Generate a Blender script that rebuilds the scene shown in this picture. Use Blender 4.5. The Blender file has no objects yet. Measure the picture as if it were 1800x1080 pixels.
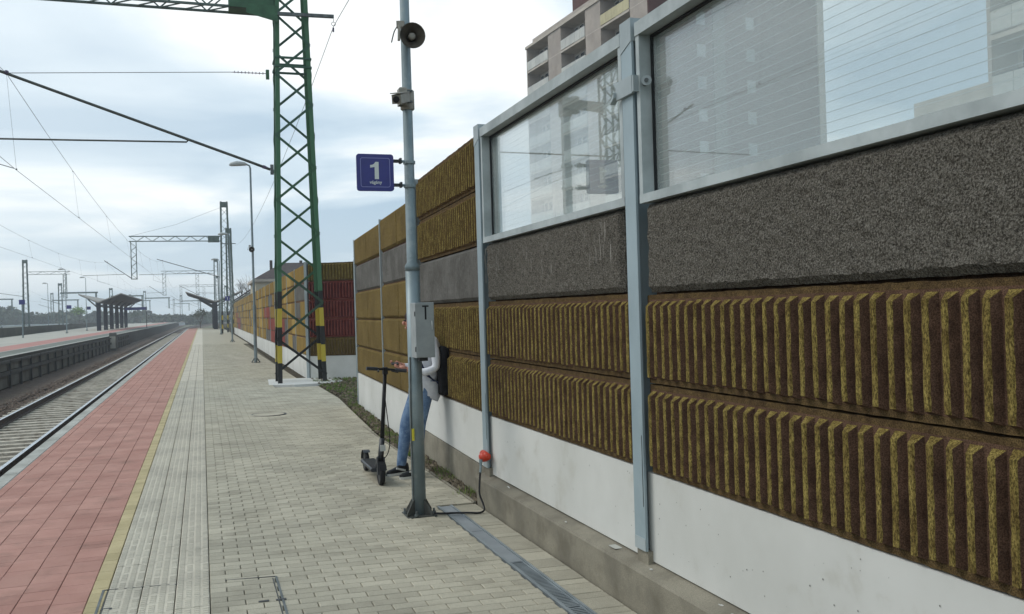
import bpy, math, random
from mathutils import Vector, Matrix
random.seed(7)
sc = bpy.context.scene
R_ = math.radians
COL = sc.collection

# ------------------------------------------------------------------ camera
HC = 1.684
cam_d = bpy.data.cameras.new('camera'); cam = bpy.data.objects.new('camera', cam_d); COL.objects.link(cam)
yaw, pitch, roll = R_(18.71), R_(.075), R_(1.697)
F = Vector((math.sin(yaw)*math.cos(pitch), math.cos(yaw)*math.cos(pitch), math.sin(pitch)))
R0 = Vector((math.cos(yaw), -math.sin(yaw), 0)); U0 = R0.cross(F)
RR = R0*math.cos(roll) - U0*math.sin(roll); UU = U0*math.cos(roll) + R0*math.sin(roll)
M = Matrix((RR, UU, -F)).transposed().to_4x4(); M.translation = (0, 0, HC)
cam.matrix_world = M
cam_d.sensor_width = 36; cam_d.lens = 1610/1800*36; cam_d.clip_end = 5000; cam_d.clip_start = .05
sc.camera = cam
sc.view_settings.view_transform = 'Standard'; sc.view_settings.look = 'None'
sc.view_settings.gamma = 1; sc.view_settings.exposure = 0.31; sc.view_settings.use_curve_mapping = False
sc.render.engine = 'CYCLES'
sc.cycles.use_denoising = True
sc.cycles.max_bounces = 6; sc.cycles.transparent_max_bounces = 24; sc.cycles.volume_bounces = 1
sc.cycles.caustics_reflective = False; sc.cycles.caustics_refractive = False

# ------------------------------------------------------------------ sky and sun
SUN_EL, SUN_AZ = R_(48), R_(-60)     # behind thin cloud, to the left
w = bpy.data.worlds.new('World'); sc.world = w; w.use_nodes = True
nt = w.node_tree; nt.nodes.clear(); N = nt.nodes.new; L = nt.links.new
def mth(op, a, b=None, clamp=False):
    n = N('ShaderNodeMath'); n.operation = op; n.use_clamp = clamp
    for i, v in enumerate((a, b)):
        if v is None: continue
        if isinstance(v, (int, float)): n.inputs[i].default_value = v
        else: L(v, n.inputs[i])
    return n.outputs[0]
out = N('ShaderNodeOutputWorld'); bg = N('ShaderNodeBackground'); bg.inputs[1].default_value = .1
sky = N('ShaderNodeTexSky'); sky.sky_type = 'NISHITA'; sky.sun_disc = False
sky.sun_elevation = SUN_EL; sky.sun_rotation = SUN_AZ; sky.air_density = 1.3; sky.dust_density = 2.0
tc = N('ShaderNodeTexCoord'); sx = N('ShaderNodeSeparateXYZ'); L(tc.outputs['Generated'], sx.inputs[0])
den = mth('ADD', mth('MAXIMUM', sx.outputs[2], 0), .10)
cx = N('ShaderNodeCombineXYZ'); L(mth('DIVIDE', sx.outputs[0], den), cx.inputs[0]); L(mth('DIVIDE', sx.outputs[1], den), cx.inputs[1])
mp = N('ShaderNodeMapping'); mp.inputs['Location'].default_value = (-1.06, -16.43, 4.35); mp.inputs['Rotation'].default_value = (0, 0, R_(25)); L(cx.outputs[0], mp.inputs[0])
no = N('ShaderNodeTexNoise'); no.inputs['Scale'].default_value = .5; no.inputs['Detail'].default_value = 6; no.inputs['Roughness'].default_value = .5; no.inputs['Distortion'].default_value = .35
L(mp.outputs[0], no.inputs[0])
cr = N('ShaderNodeValToRGB'); L(no.outputs[0], cr.inputs[0])
cr.color_ramp.elements[0].position = .42; cr.color_ramp.elements[0].color = (.38, .52, .65, 1)
cr.color_ramp.elements[1].position = .58; cr.color_ramp.elements[1].color = (.97, 1.0, 1.0, 1)
e = cr.color_ramp.elements.new(.50); e.color = (.60, .72, .81, 1)
# brighter towards the hidden sun and towards the zenith of the veil, pale near the horizon
hz = N('ShaderNodeMapRange'); L(sx.outputs[2], hz.inputs[0]); hz.inputs[1].default_value = 0; hz.inputs[2].default_value = .14; hz.inputs[3].default_value = 1; hz.inputs[4].default_value = 0
mh = N('ShaderNodeMixRGB'); L(mth('MULTIPLY', hz.outputs[0], .75), mh.inputs[0]); L(cr.outputs[0], mh.inputs[1]); mh.inputs[2].default_value = (.66, .77, .84, 1)
vd = N('ShaderNodeVectorMath'); vd.operation = 'DOT_PRODUCT'; L(tc.outputs['Generated'], vd.inputs[0])
vd.inputs[1].default_value = (math.sin(R_(-22))*math.cos(R_(25)), math.cos(R_(-22))*math.cos(R_(25)), math.sin(R_(25)))
gl = N('ShaderNodeMapRange'); gl.interpolation_type = 'SMOOTHSTEP'; L(vd.outputs['Value'], gl.inputs[0]); gl.inputs[1].default_value = .80; gl.inputs[2].default_value = 1; gl.inputs[3].default_value = 0; gl.inputs[4].default_value = .32
mg = N('ShaderNodeMixRGB'); L(gl.outputs[0], mg.inputs[0]); L(mh.outputs[0], mg.inputs[1]); mg.inputs[2].default_value = (1.0, 1.02, 1.0, 1)
ms = N('ShaderNodeVectorMath'); ms.operation = 'SCALE'; L(mg.outputs[0], ms.inputs[0]); ms.inputs['Scale'].default_value = 9.9
mx = N('ShaderNodeMixRGB'); mx.inputs[0].default_value = .93; L(sky.outputs[0], mx.inputs[1]); L(ms.outputs[0], mx.inputs[2])
L(mx.outputs[0], bg.inputs[0]); L(bg.outputs[0], out.inputs[0])
sd = bpy.data.lights.new('sun', 'SUN'); sd.energy = 1.0; sd.angle = R_(22); sd.color = (1, .96, .9)
so = bpy.data.objects.new('sun', sd); COL.objects.link(so)
so.rotation_euler = Vector((-math.sin(SUN_AZ)*math.cos(SUN_EL), -math.cos(SUN_AZ)*math.cos(SUN_EL), -math.sin(SUN_EL))).to_track_quat('-Z', 'Y').to_euler()

# ------------------------------------------------------------------ materials
def S(r, g, b):
    f = lambda c: (c/255/12.92) if c/255 <= .04045 else ((c/255+.055)/1.055)**2.4
    return (f(r), f(g), f(b), 1)
def mat(name, c1, c2=None, scale=4, rough=.8, bump=0, bscale=60, bdist=.01, metal=0, spec=.3, fine=None, fscale=200, ffac=.5,
        rand=0, ramp=(.38, .62), coord='pos', stretch=(1, 1, 1), blotch=None):
    m = bpy.data.materials.new(name); m.use_nodes = True; t = m.node_tree; n = t.nodes.new; l = t.links.new
    b = t.nodes['Principled BSDF']; b.inputs['Roughness'].default_value = rough; b.inputs['Metallic'].default_value = metal
    b.inputs['Specular IOR Level'].default_value = spec
    if coord == 'pos': co = n('ShaderNodeNewGeometry').outputs['Position']
    else: co = n('ShaderNodeTexCoord').outputs['Object']
    mpn = n('ShaderNodeMapping'); l(co, mpn.inputs[0]); mpn.inputs['Scale'].default_value = stretch; co = mpn.outputs[0]
    def noise(s, d=5, r=.6):
        x = n('ShaderNodeTexNoise'); x.inputs['Scale'].default_value = s; x.inputs['Detail'].default_value = d; x.inputs['Roughness'].default_value = r
        l(co, x.inputs[0]); return x.outputs[0]
    def mr(v, a, bb):
        x = n('ShaderNodeMapRange'); l(v, x.inputs[0]); x.inputs[1].default_value = a; x.inputs[2].default_value = bb; return x.outputs[0]
    def mix(fac, a, bb, bt='MIX'):
        x = n('ShaderNodeMixRGB'); x.blend_type = bt
        for i, v in ((0, fac), (1, a), (2, bb)):
            if isinstance(v, (int, float, tuple)): x.inputs[i].default_value = v
            else: l(v, x.inputs[i])
        return x.outputs[0]
    c = c1
    if c2: c = mix(mr(noise(scale), *ramp), c1, c2)
    if fine:
        v = mr(noise(fscale, 3, .7), .42, .58)
        x = n('ShaderNodeMath'); x.operation = 'MULTIPLY'; l(v, x.inputs[0]); x.inputs[1].default_value = ffac
        c = mix(x.outputs[0], c, fine)
    if blotch:   # (scale, lo, hi, colour, strength): stains with a shape of their own
        v = mr(noise(blotch[0], 6, .65), blotch[1], blotch[2])
        x = n('ShaderNodeMath'); x.operation = 'MULTIPLY'; l(v, x.inputs[0]); x.inputs[1].default_value = blotch[4]
        c = mix(x.outputs[0], c, blotch[3])
    if rand:
        oi = n('ShaderNodeObjectInfo').outputs['Random']; ri = n('ShaderNodeNewGeometry').outputs['Random Per Island']
        a = n('ShaderNodeMath'); a.operation = 'ADD'; l(oi, a.inputs[0]); l(ri, a.inputs[1])
        f = n('ShaderNodeMath'); f.operation = 'FRACT'; l(a.outputs[0], f.inputs[0])
        g = n('ShaderNodeMapRange'); l(f.outputs[0], g.inputs[0]); g.inputs[3].default_value = 1-rand; g.inputs[4].default_value = 1+rand
        h = n('ShaderNodeVectorMath'); h.operation = 'SCALE'
        if isinstance(c, tuple): h.inputs[0].default_value = c[:3]
        else: l(c, h.inputs[0])
        l(g.outputs[0], h.inputs['Scale']); c = h.outputs[0]
    if isinstance(c, tuple): b.inputs['Base Color'].default_value = c
    else: l(c, b.inputs['Base Color'])
    if bump:
        bn = n('ShaderNodeBump'); bn.inputs['Strength'].default_value = bump; bn.inputs['Distance'].default_value = bdist
        l(noise(bscale, 4, .65), bn.inputs['Height']); l(bn.outputs[0], b.inputs['Normal'])
    return m
def zramp(m, stops, span):       # painted bands up the height of a thing, in its own coordinates
    t = m.node_tree; n = t.nodes.new; l = t.links.new
    s = n('ShaderNodeSeparateXYZ'); l(n('ShaderNodeTexCoord').outputs['Object'], s.inputs[0])
    d = n('ShaderNodeMath'); d.operation = 'DIVIDE'; l(s.outputs[2], d.inputs[0]); d.inputs[1].default_value = span
    c = n('ShaderNodeValToRGB'); c.color_ramp.interpolation = 'CONSTANT'; l(d.outputs[0], c.inputs[0])
    els = c.color_ramp.elements
    els[0].position = 0; els[0].color = stops[0][1]; els[1].position = stops[1][0]/span; els[1].color = stops[1][1]
    for z, col in stops[2:]:
        e = els.new(z/span); e.color = col
    b = t.nodes['Principled BSDF']; l(c.outputs[0], b.inputs['Base Color'])
    return m

brick_m = mat('paver', S(194,187,168), S(176,170,153), 1.1, .9, .35, 300, .002, fine=S(122,120,108), fscale=260, ffac=.55, rand=.12, blotch=(1.7, .52, .70, S(128,123,108), .5), spec=.06)
tact_m = mat('tactile', S(206,199,182), S(190,183,168), 1.5, .9, .3, 300, .002, fine=S(150,148,136), fscale=240, ffac=.4, rand=.06, blotch=(3, .58, .78, S(140,138,124), .3), spec=.06)
red_m = mat('red tile', S(188,148,135), S(172,132,120), 1.6, .88, .3, 300, .002, fine=S(140,98,90), fscale=260, ffac=.4, rand=.08, blotch=(2.6, .54, .74, S(132,108,98), .6), spec=.06)
yel_m = mat('yellow tile', S(194,180,144), S(178,165,130), 3, .88, .3, 300, .002, fine=S(150,138,100), fscale=220, rand=.09, spec=.06)
white_m = mat('edge slab', S(176,176,168), S(150,150,142), 2.5, .85, .3, 200, .002, rand=.05, blotch=(4, .5, .7, S(120,118,108), .5))
joint_m = mat('joint dirt', S(96,92,78), S(112,106,90), 8, .95, .5, 150, .004)
conc_m = mat('cast concrete', S(208,208,203), S(194,194,188), .8, .75, .12, 90, .002, blotch=(3.2, .58, .74, S(168,163,148), .4))
pit_m = mat('concrete pits', S(90,88,82), rough=.9)
plinth_m = mat('plinth concrete', S(150,144,128), S(120,115,102), 2.2, .85, .35, 120, .004, fine=S(108,103,92), fscale=160, ffac=.5, blotch=(3.5, .5, .7, S(95,88,74), .55))
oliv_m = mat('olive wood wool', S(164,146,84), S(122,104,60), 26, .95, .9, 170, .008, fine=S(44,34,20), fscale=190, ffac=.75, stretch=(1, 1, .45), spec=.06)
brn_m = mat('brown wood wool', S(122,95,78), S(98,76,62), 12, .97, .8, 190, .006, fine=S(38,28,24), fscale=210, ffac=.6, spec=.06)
band_m = mat('margin wood wool', S(118,98,66), S(94,76,54), 14, .96, .9, 180, .007, fine=S(44,34,24), fscale=200, ffac=.7, spec=.06)
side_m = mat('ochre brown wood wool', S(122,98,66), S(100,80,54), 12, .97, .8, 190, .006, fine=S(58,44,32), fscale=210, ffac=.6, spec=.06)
ochre_m = mat('ochre wood wool', S(128,110,66), S(110,94,56), 2.2, .95, .7, 160, .006, fine=S(70,54,30), fscale=150, ffac=.6, blotch=(5, .56, .7, S(88,72,50), .4), spec=.06)
ochre2_m = mat('pale ochre wood wool', S(142,126,86), S(124,109,72), 2.0, .95, .7, 160, .006, fine=S(84,68,38), fscale=150, ffac=.55, spec=.06)
gry_m = mat('grey wood wool rough', S(100,95,87), S(82,77,70), 30, .97, 1.0, 85, .03, fine=S(172,167,156), fscale=125, ffac=.5, blotch=(110, .50, .62, S(44,41,38), .7), spec=.06)
gry2_m = mat('grey wood wool smooth', S(112,110,106), S(92,90,86), 2.6, .95, .5, 160, .005, fine=S(76,74,70), fscale=150, ffac=.5, blotch=(4, .55, .7, S(124,122,118), .4), spec=.06)
redp_m = mat('red wood wool', S(142,82,72), S(122,68,60), 3, .95, .7, 160, .006, fine=S(62,30,32), fscale=150, ffac=.5, spec=.06)
streak_m = mat('lime streak', S(150,146,138), S(120,116,110), 30, .9)
steel_m = mat('painted steel', S(152,168,174), S(134,150,156), 1.2, .45, .05, 40, .001, spec=.5, blotch=(7, .55, .75, S(158,170,172), .35))
steel2_m = mat('light steel', S(168,178,180), S(150,160,162), 2, .45, 0, spec=.5)
frame_m = mat('glazing steel', S(178,186,186), S(150,158,158), 3, .5, .05, 60, .001, spec=.5, blotch=(9, .55, .7, S(172,178,176), .5))
gasket_m = mat('rubber gasket', S(34,36,38), rough=.7)
galv_m = mat('galvanised tube', S(132,146,150), S(108,122,126), 3.5, .5, .05, 60, .001, metal=.35, spec=.5, blotch=(14, .5, .62, S(150,160,160), .45))
galvd_m = mat('dull galvanised', S(110,116,116), S(84,90,90), 8, .6, .1, 80, .001, metal=.3)
dark_m = mat('dark metal', S(40,42,44), S(56,58,58), 10, .5)
black_m = mat('black rubber', S(22,22,24), rough=.6)
green_m = mat('green paint', S(62,104,74), S(46,82,58), 4, .55, spec=.4, blotch=(8, .55, .7, S(84,116,92), .4))
leg_m = mat('leg paint', S(66,110,78), None, rough=.55, coord='obj', spec=.4)
brace_m = mat('brace paint', S(58,84,66), None, rough=.6, coord='obj')
GC, YC, BC = S(60,104,72), S(178,158,52), S(26,27,26)
zramp(leg_m, [(0, BC), (.47, YC), (.93, BC), (1.39, YC), (1.85, BC), (2.3, GC)], 10.0)
zramp(brace_m, [(0, BC), (1.35, S(52,74,58)), (2.6, S(56,92,66)), (6, S(60,92,76))], 10.0)
gr2_m = mat('grey green steel', S(96,112,106), S(78,92,88), 4, .6)
leg2_m = mat('far leg paint', S(90,104,98), None, rough=.6, coord='obj')
zramp(leg2_m, [(0, BC), (.47, YC), (.93, BC), (1.39, YC), (1.85, BC), (2.3, S(92,108,102))], 10.0)
wire_m = mat('wire', S(96,100,102), rough=.5, metal=.3)
tubew_m = mat('arm tube', S(86,90,84), S(70,74,68), 6, .5, metal=.3)
insul_m = mat('insulator', S(84,74,96), rough=.3)
rail_m = mat('rail side', S(78,66,58), S(58,50,46), 6, .8, .2, 100, .002)
railtop_m = mat('rail head', S(190,196,202), S(150,156,162), 8, .25, metal=.8, spec=.6)
sleep_m = mat('sleeper concrete', S(196,188,172), S(164,156,140), 4, .9, .3, 100, .004, rand=.12, blotch=(5, .5, .68, S(96,80,64), .6))
ball_m = mat('ballast', S(112,96,84), S(78,66,58), 5, .95, 1, 28, .04, fine=S(56,48,42), fscale=22, ffac=.8, blotch=(1.2, .5, .7, S(96,92,72), .5))
stone_m = mat('ballast stone', S(128,112,100), S(94,82,72), 3, .95, .3, 60, .01, rand=.4)
soil_m = mat('soil', S(92,84,70), S(68,62,50), 3, .97, .9, 60, .02, fine=S(48,44,36), fscale=70, ffac=.7, spec=.06)
grass_m = mat('grass', S(112,136,62), S(84,104,48), 3, .9, rand=.3)
ground_m = mat('open ground', S(104,104,86), S(84,90,66), .05, .95, .3, .5, .2)
asph_m = mat('asphalt', S(116,120,112), S(104,108,100), .4, .95, .2, 20, .01)
wallf_m = mat('retaining concrete', S(66,63,56), S(50,48,43), 1.2, .95, .3, 10, .02, blotch=(.8, .5, .7, S(52,50,46), .6))
fence_m = mat('fence steel', S(48,50,50), S(60,62,60), 3, .7)
fpad_m = mat('fence infill', S(100,100,94), S(84,84,78), 2, .9)
red2_m = mat('far red paving', S(176,128,118), S(164,118,110), .8, .9)
grey2_m = mat('far grey paving', S(176,172,160), S(160,158,148), .6, .9)
blue_m = mat('sign blue', S(38,44,122), S(34,40,112), 10, .35, spec=.5)
blue2_m = mat('sign blue rim', S(46,52,110), None, rough=.35, spec=.5)
signw_m = mat('sign white', S(205,210,205), rough=.4)
box_m = mat('cabinet grey', S(152,158,158), S(140,146,146), 5, .45, spec=.4, blotch=(9, .6, .75, S(168,172,170), .4))
cream_m = mat('speaker cream', S(150,146,136), S(132,128,118), 12, .5)
horn_m = mat('speaker horn', S(86,80,70), S(70,64,56), 12, .6)
orange_m = mat('orange cap', S(205,64,34), S(188,54,30), 12, .4, spec=.5)
lampw_m = mat('lamp head', S(176,180,178), rough=.4)
bldg_m = mat('panel block beige', S(174,164,155), S(158,149,141), .5, .9, .1, 4, .02, blotch=(.6, .5, .7, S(134,122,112), .4))
bldin_m = mat('loggia wall', S(206,198,190), S(192,184,176), .6, .9)
slab_m = mat('slab edge', S(190,182,170), S(172,164,152), .8, .9)
bpan_m = mat('balcony panel', S(196,196,190), S(180,182,178), .8, .7, rand=.07)
bpany_m = mat('yellow balcony panel', S(190,182,146), S(176,168,134), .8, .7, rand=.05)
brick_b = mat('dark brown gable', S(92,62,56), S(78,52,48), .7, .9, .2, 5, .02)
wing_m = mat('gable concrete', S(104,98,92), S(92,86,82), .4, .9)
pane_m = mat('dark window glass', S(52,60,66), S(74,84,90), .8, .15, spec=.6, rand=.3)
wfr_m = mat('window frame', S(196,196,192), rough=.6)
roof_m = mat('tile roof', S(72,62,58), S(58,50,48), 1.5, .9, .3, 6, .03)
cream2_m = mat('cream render', S(184,178,158), S(170,164,146), .5, .9)
shelt_m = mat('shelter roof', S(156,152,144), S(140,136,130), 1, .7)
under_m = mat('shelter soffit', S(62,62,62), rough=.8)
col_m = mat('shelter steel', S(26,32,46), rough=.5)
leaf_m = mat('leaf', S(78,92,58), S(54,68,42), .3, .9, rand=.35, spec=.06)
leafb_m = mat('bright leaf', S(118,148,50), S(92,122,38), .5, .9, rand=.25, spec=.06)
leafd_m = mat('grey green leaf', S(92,98,78), S(70,78,62), .08, .95, rand=.3, spec=.06)
bark_m = mat('bark', S(86,80,72), S(66,60,54), 3, .95)
jean_m = mat('denim', S(112,136,164), S(84,108,140), 14, .9, .3, 80, .004, blotch=(16, .58, .7, S(150,172,196), .6))
sweat_m = mat('pale sweater', S(226,228,232), S(206,208,214), 9, .9, .4, 40, .006)
skin_m = mat('skin', S(196,142,122), S(182,126,108), 14, .55)
hair_m = mat('hair', S(60,36,32), S(40,26,24), 60, .7, .6, 200, .004)
shoe_m = mat('black shoe', S(24,24,26), rough=.5)
sole_m = mat('white rubber', S(196,196,192), rough=.6)
pack_m = mat('black cloth', S(20,20,22), S(28,28,31), 30, .85, .3, 90, .004)
navy_m = mat('navy strap', S(36,44,72), rough=.8)
scoot_m = mat('scooter grey', S(52,54,58), S(40,42,46), 14, .45, spec=.5)
drain_m = mat('drain zinc', S(150,158,162), S(130,138,142), 5, .5, .05, 60, .001, metal=.4)
drainp_m = mat('drain plate', S(150,156,160), S(138,144,148), 4, .5, .05, 60, .001, metal=.3)
slot_m = mat('drain slot dark', S(24,26,26), rough=.9)
shed_m = mat('pale shed', S(196,202,204), S(176,184,188), .5, .8)
stick_m = mat('yellow sticker', S(206,196,60), S(190,180,60), 60, .6)
hedge_m = mat('dark hedge', S(62,62,52), S(48,50,42), .5, .95, .6, 2, .2)
cable_m = mat('cable', S(26,26,28), rough=.45)

def glass_mat():
    m = bpy.data.materials.new('barrier glass'); m.use_nodes = True; t = m.node_tree; n = t.nodes.new; l = t.links.new; t.nodes.clear()
    o = n('ShaderNodeOutputMaterial'); tr = n('ShaderNodeBsdfTransparent'); tr.inputs[0].default_value = (.93, .955, .95, 1)
    g = n('ShaderNodeBsdfGlossy'); g.inputs['Roughness'].default_value = .0; g.inputs[0].default_value = (1, 1, 1, 1)
    d = n('ShaderNodeBsdfDiffuse'); d.inputs[0].default_value = S(196,206,202)
    ge = n('ShaderNodeNewGeometry'); vm = n('ShaderNodeVectorMath'); vm.operation = 'DOT_PRODUCT'; l(ge.outputs['Incoming'], vm.inputs[0]); l(ge.outputs['Normal'], vm.inputs[1])
    def M_(op, a, b=None):
        x = n('ShaderNodeMath'); x.operation = op
        for i, v in enumerate((a, b)):
            if v is None: continue
            if isinstance(v, (int, float)): x.inputs[i].default_value = v
            else: l(v, x.inputs[i])
        return x.outputs[0]
    ca = M_('ABSOLUTE', vm.outputs['Value']); f = M_('ADD', M_('MULTIPLY', M_('POWER', M_('SUBTRACT', 1, ca), 3.9), 1.0), .07)
    nz = n('ShaderNodeTexNoise'); nz.inputs['Scale'].default_value = 1.6; nz.inputs['Detail'].default_value = 5
    mpn = n('ShaderNodeMapping'); mpn.inputs['Scale'].default_value = (1, 1, .35); l(ge.outputs['Position'], mpn.inputs[0]); l(mpn.outputs[0], nz.inputs[0])
    dirt = n('ShaderNodeMapRange'); l(nz.outputs[0], dirt.inputs[0]); dirt.inputs[1].default_value = .35; dirt.inputs[2].default_value = .75; dirt.inputs[3].default_value = .24; dirt.inputs[4].default_value = .31  # thin dirt film, thickened so its pale diffuse stands in for sky glare
    m1 = n('ShaderNodeMixShader'); l(dirt.outputs[0], m1.inputs[0]); l(tr.outputs[0], m1.inputs[1]); l(d.outputs[0], m1.inputs[2])
    m2 = n('ShaderNodeMixShader'); l(f, m2.inputs[0]); l(m1.outputs[0], m2.inputs[1]); l(g.outputs[0], m2.inputs[2]); l(m2.outputs[0], o.inputs[0])
    return m
glass_m = glass_mat()

# ------------------------------------------------------------------ mesh helpers
W = {}
def V(*a): return Vector(a)
class MB:
    def __init__(s): s.v = []; s.f = []; s.m = []
    def quad(s, pts, mi=0):
        b = len(s.v); s.v += [tuple(p) for p in pts]; s.f.append(tuple(range(b, b+len(pts)))); s.m.append(mi); return s
    def box(s, x0, x1, y0, y1, z0, z1, mi=0, bottom=True):
        b = len(s.v)
        s.v += [(x0,y0,z0),(x1,y0,z0),(x1,y1,z0),(x0,y1,z0),(x0,y0,z1),(x1,y0,z1),(x1,y1,z1),(x0,y1,z1)]
        fs = [(4,5,6,7),(0,1,5,4),(1,2,6,5),(2,3,7,6),(3,0,4,7)] + ([(3,2,1,0)] if bottom else [])
        for f in fs: s.f.append(tuple(b+i for i in f)); s.m.append(mi)
        return s
    def bev(s, x0, x1, y0, y1, z0, z1, c=.004, mi=0):      # block with a chamfered top
        b = len(s.v)
        s.v += [(x0,y0,z0),(x1,y0,z0),(x1,y1,z0),(x0,y1,z0),(x0,y0,z1-c),(x1,y0,z1-c),(x1,y1,z1-c),(x0,y1,z1-c),
                (x0+c,y0+c,z1),(x1-c,y0+c,z1),(x1-c,y1-c,z1),(x0+c,y1-c,z1)]
        for f in [(8,9,10,11),(0,1,5,4),(1,2,6,5),(2,3,7,6),(3,0,4,7),(4,5,9,8),(5,6,10,9),(6,7,11,10),(7,4,8,11)]:
            s.f.append(tuple(b+i for i in f)); s.m.append(mi)
        return s
    def bar(s, p, q, w, h=None, up=(0,0,1), mi=0):         # rectangular bar from p to q
        p, q = Vector(p), Vector(q); h = h or w; d = (q-p).normalized(); u = Vector(up)
        if abs(d.dot(u)) > .98: u = Vector((0,1,0))
        a = d.cross(u).normalized(); c = a.cross(d).normalized(); b = len(s.v)
        for e in (p, q):
            for i, j in ((-1,-1),(1,-1),(1,1),(-1,1)): s.v.append(tuple(e + a*(i*w/2) + c*(j*h/2)))
        for f in [(0,1,2,3),(7,6,5,4),(0,4,5,1),(1,5,6,2),(2,6,7,3),(3,7,4,0)]: s.f.append(tuple(b+i for i in f)); s.m.append(mi)
        return s
    def angle(s, p, q, a1, a2, w, t=.012, mi=0):           # L-section from p to q, legs along a1 and a2
        p, q = Vector(p), Vector(q); a1, a2 = Vector(a1), Vector(a2); b = len(s.v)
        prof = [(0,0),(w,0),(w,t),(t,t),(t,w),(0,w)]
        for e in (p, q):
            for i, j in prof: s.v.append(tuple(e + a1*i + a2*j))
        for k in range(6): s.f.append((b+k, b+(k+1) % 6, b+6+(k+1) % 6, b+6+k)); s.m.append(mi)
        s.f.append(tuple(b+i for i in (5,4,3,2,1,0))); s.m.append(mi); s.f.append(tuple(b+6+i for i in range(6))); s.m.append(mi)
        return s
    def tube(s, pts, r, n=10, mi=0, cap=True):             # tube along a polyline, r a number or list
        pts = [Vector(p) for p in pts]; rs = r if isinstance(r, (list, tuple)) else [r]*len(pts); b = len(s.v)
        ref = None
        for i, p in enumerate(pts):
            d = (pts[min(i+1, len(pts)-1)] - pts[max(i-1, 0)]).normalized()
            if ref is None: ref = d.cross(Vector((0,0,1)) if abs(d.z) < .95 else Vector((0,1,0))).normalized()
            ref = (ref - d*ref.dot(d)).normalized(); c = d.cross(ref)
            for k in range(n):
                a = 2*math.pi*k/n; s.v.append(tuple(p + (ref*math.cos(a)+c*math.sin(a))*rs[i]))
        for i in range(len(pts)-1):
            for k in range(n):
                s.f.append((b+i*n+k, b+i*n+(k+1) % n, b+(i+1)*n+(k+1) % n, b+(i+1)*n+k)); s.m.append(mi)
        if cap:
            s.f.append(tuple(b+k for k in range(n))[::-1]); s.m.append(mi)
            s.f.append(tuple(b+(len(pts)-1)*n+k for k in range(n))); s.m.append(mi)
        return s
    def prism(s, poly, y0, y1, mi=0, axis='y'):            # polygon (x,z) pushed along y, or (y,z) along x, or (x,y) along z
        b = len(s.v); n = len(poly)
        mk = {'y': lambda a, c, t: (a, t, c), 'x': lambda a, c, t: (t, a, c), 'z': lambda a, c, t: (a, c, t)}[axis]
        for t in (y0, y1):
            for a, c in poly: s.v.append(mk(a, c, t))
        for k in range(n): s.f.append((b+k, b+(k+1) % n, b+n+(k+1) % n, b+n+k)); s.m.append(mi)
        s.f.append(tuple(b+k for k in range(n))[::-1]); s.m.append(mi); s.f.append(tuple(b+n+k for k in range(n))); s.m.append(mi)
        return s
    def ball(s, c, r, n=10, mi=0, sc3=(1,1,1)):
        c = Vector(c); b = len(s.v); h = n//2
        for i in range(h+1):
            t = math.pi*i/h
            for k in range(n):
                a = 2*math.pi*k/n; s.v.append((c.x+r*sc3[0]*math.sin(t)*math.cos(a), c.y+r*sc3[1]*math.sin(t)*math.sin(a), c.z+r*sc3[2]*math.cos(t)))
        for i in range(h):
            for k in range(n): s.f.append((b+i*n+k, b+(i+1)*n+k, b+(i+1)*n+(k+1) % n, b+i*n+(k+1) % n)); s.m.append(mi)
        return s
    def build(s, name, mats, parent=None, smooth=False, fixn=True):
        o_ = W.get(parent.name, V(0,0,0)) if parent else V(0,0,0)
        me = bpy.data.meshes.new(name)
        me.from_pydata([(x-o_.x, y-o_.y, z-o_.z) for x, y, z in s.v], [], s.f)
        for m in (mats if isinstance(mats, (list, tuple)) else [mats]): me.materials.append(m)
        me.polygons.foreach_set('material_index', s.m)
        if smooth: me.polygons.foreach_set('use_smooth', [True]*len(s.f))
        me.update()
        if fixn:
            import bmesh
            bm = bmesh.new(); bm.from_mesh(me)
            if smooth: bmesh.ops.remove_doubles(bm, verts=bm.verts, dist=1e-5)
            bmesh.ops.recalc_face_normals(bm, faces=bm.faces); bm.to_mesh(me); bm.free()
        o = bpy.data.objects.new(name, me); COL.objects.link(o)
        if parent: o.parent = parent; W[o.name] = o_
        else: W[o.name] = V(0,0,0)
        return o
def tag(o, label=None, cat=None, group=None, kind=None):
    if label: o['label'] = label
    if cat: o['category'] = cat
    if group: o['group'] = group
    if kind: o['kind'] = kind
    return o
def thing(name, label, cat, loc, group=None):
    o = bpy.data.objects.new(name, None); COL.objects.link(o); o.location = loc; o.empty_display_size = .2
    W[o.name] = Vector(loc); return tag(o, label, cat, group)
def struct(name, mb, m, **k): return tag(mb.build(name, m, **k), kind='structure')
def piece(name, me, loc, parent):                          # one more object sharing a mesh
    o = bpy.data.objects.new(name, me); COL.objects.link(o); o.parent = parent
    o.location = Vector(loc) - W.get(parent.name, V(0,0,0)); return o
def copy_tree(o, parent=None):
    c = o.copy(); COL.objects.link(c)
    if parent: c.parent = parent
    for ch in list(o.children): copy_tree(ch, c)
    return c
def gz(x): return -.02*max(x, 0)
def wallx(y):
    P = [(-9, 2.375), (1.6, 2.362), (4.66, 2.36), (7.6, 2.36), (17.3, 2.745)]
    for (a, b), (c, d) in zip(P, P[1:]):
        if y <= c: return b+(d-b)*(y-a)/(c-a)
    return 2.745

# ================================================================== THE SETTING
g = MB().quad([(-2500,-400,-1.0),(2500,-400,-1.0),(2500,4000,-1.0),(-2500,4000,-1.0)]); struct('ground', g, ground_m)
g = MB().box(3.0, 260, -60, 260, -.98, -.16); struct('verge', g, soil_m)
# near platform body
g = MB(); Y0, Y1 = -4, 150
g.prism([(-2.10,-1.0),(-2.10,-.0545),(0,-.0545),(2.27,-.10),(3.1,-.118),(3.1,-1.0)], Y0, Y1)
platform = struct('platform', g, joint_m)

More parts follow.
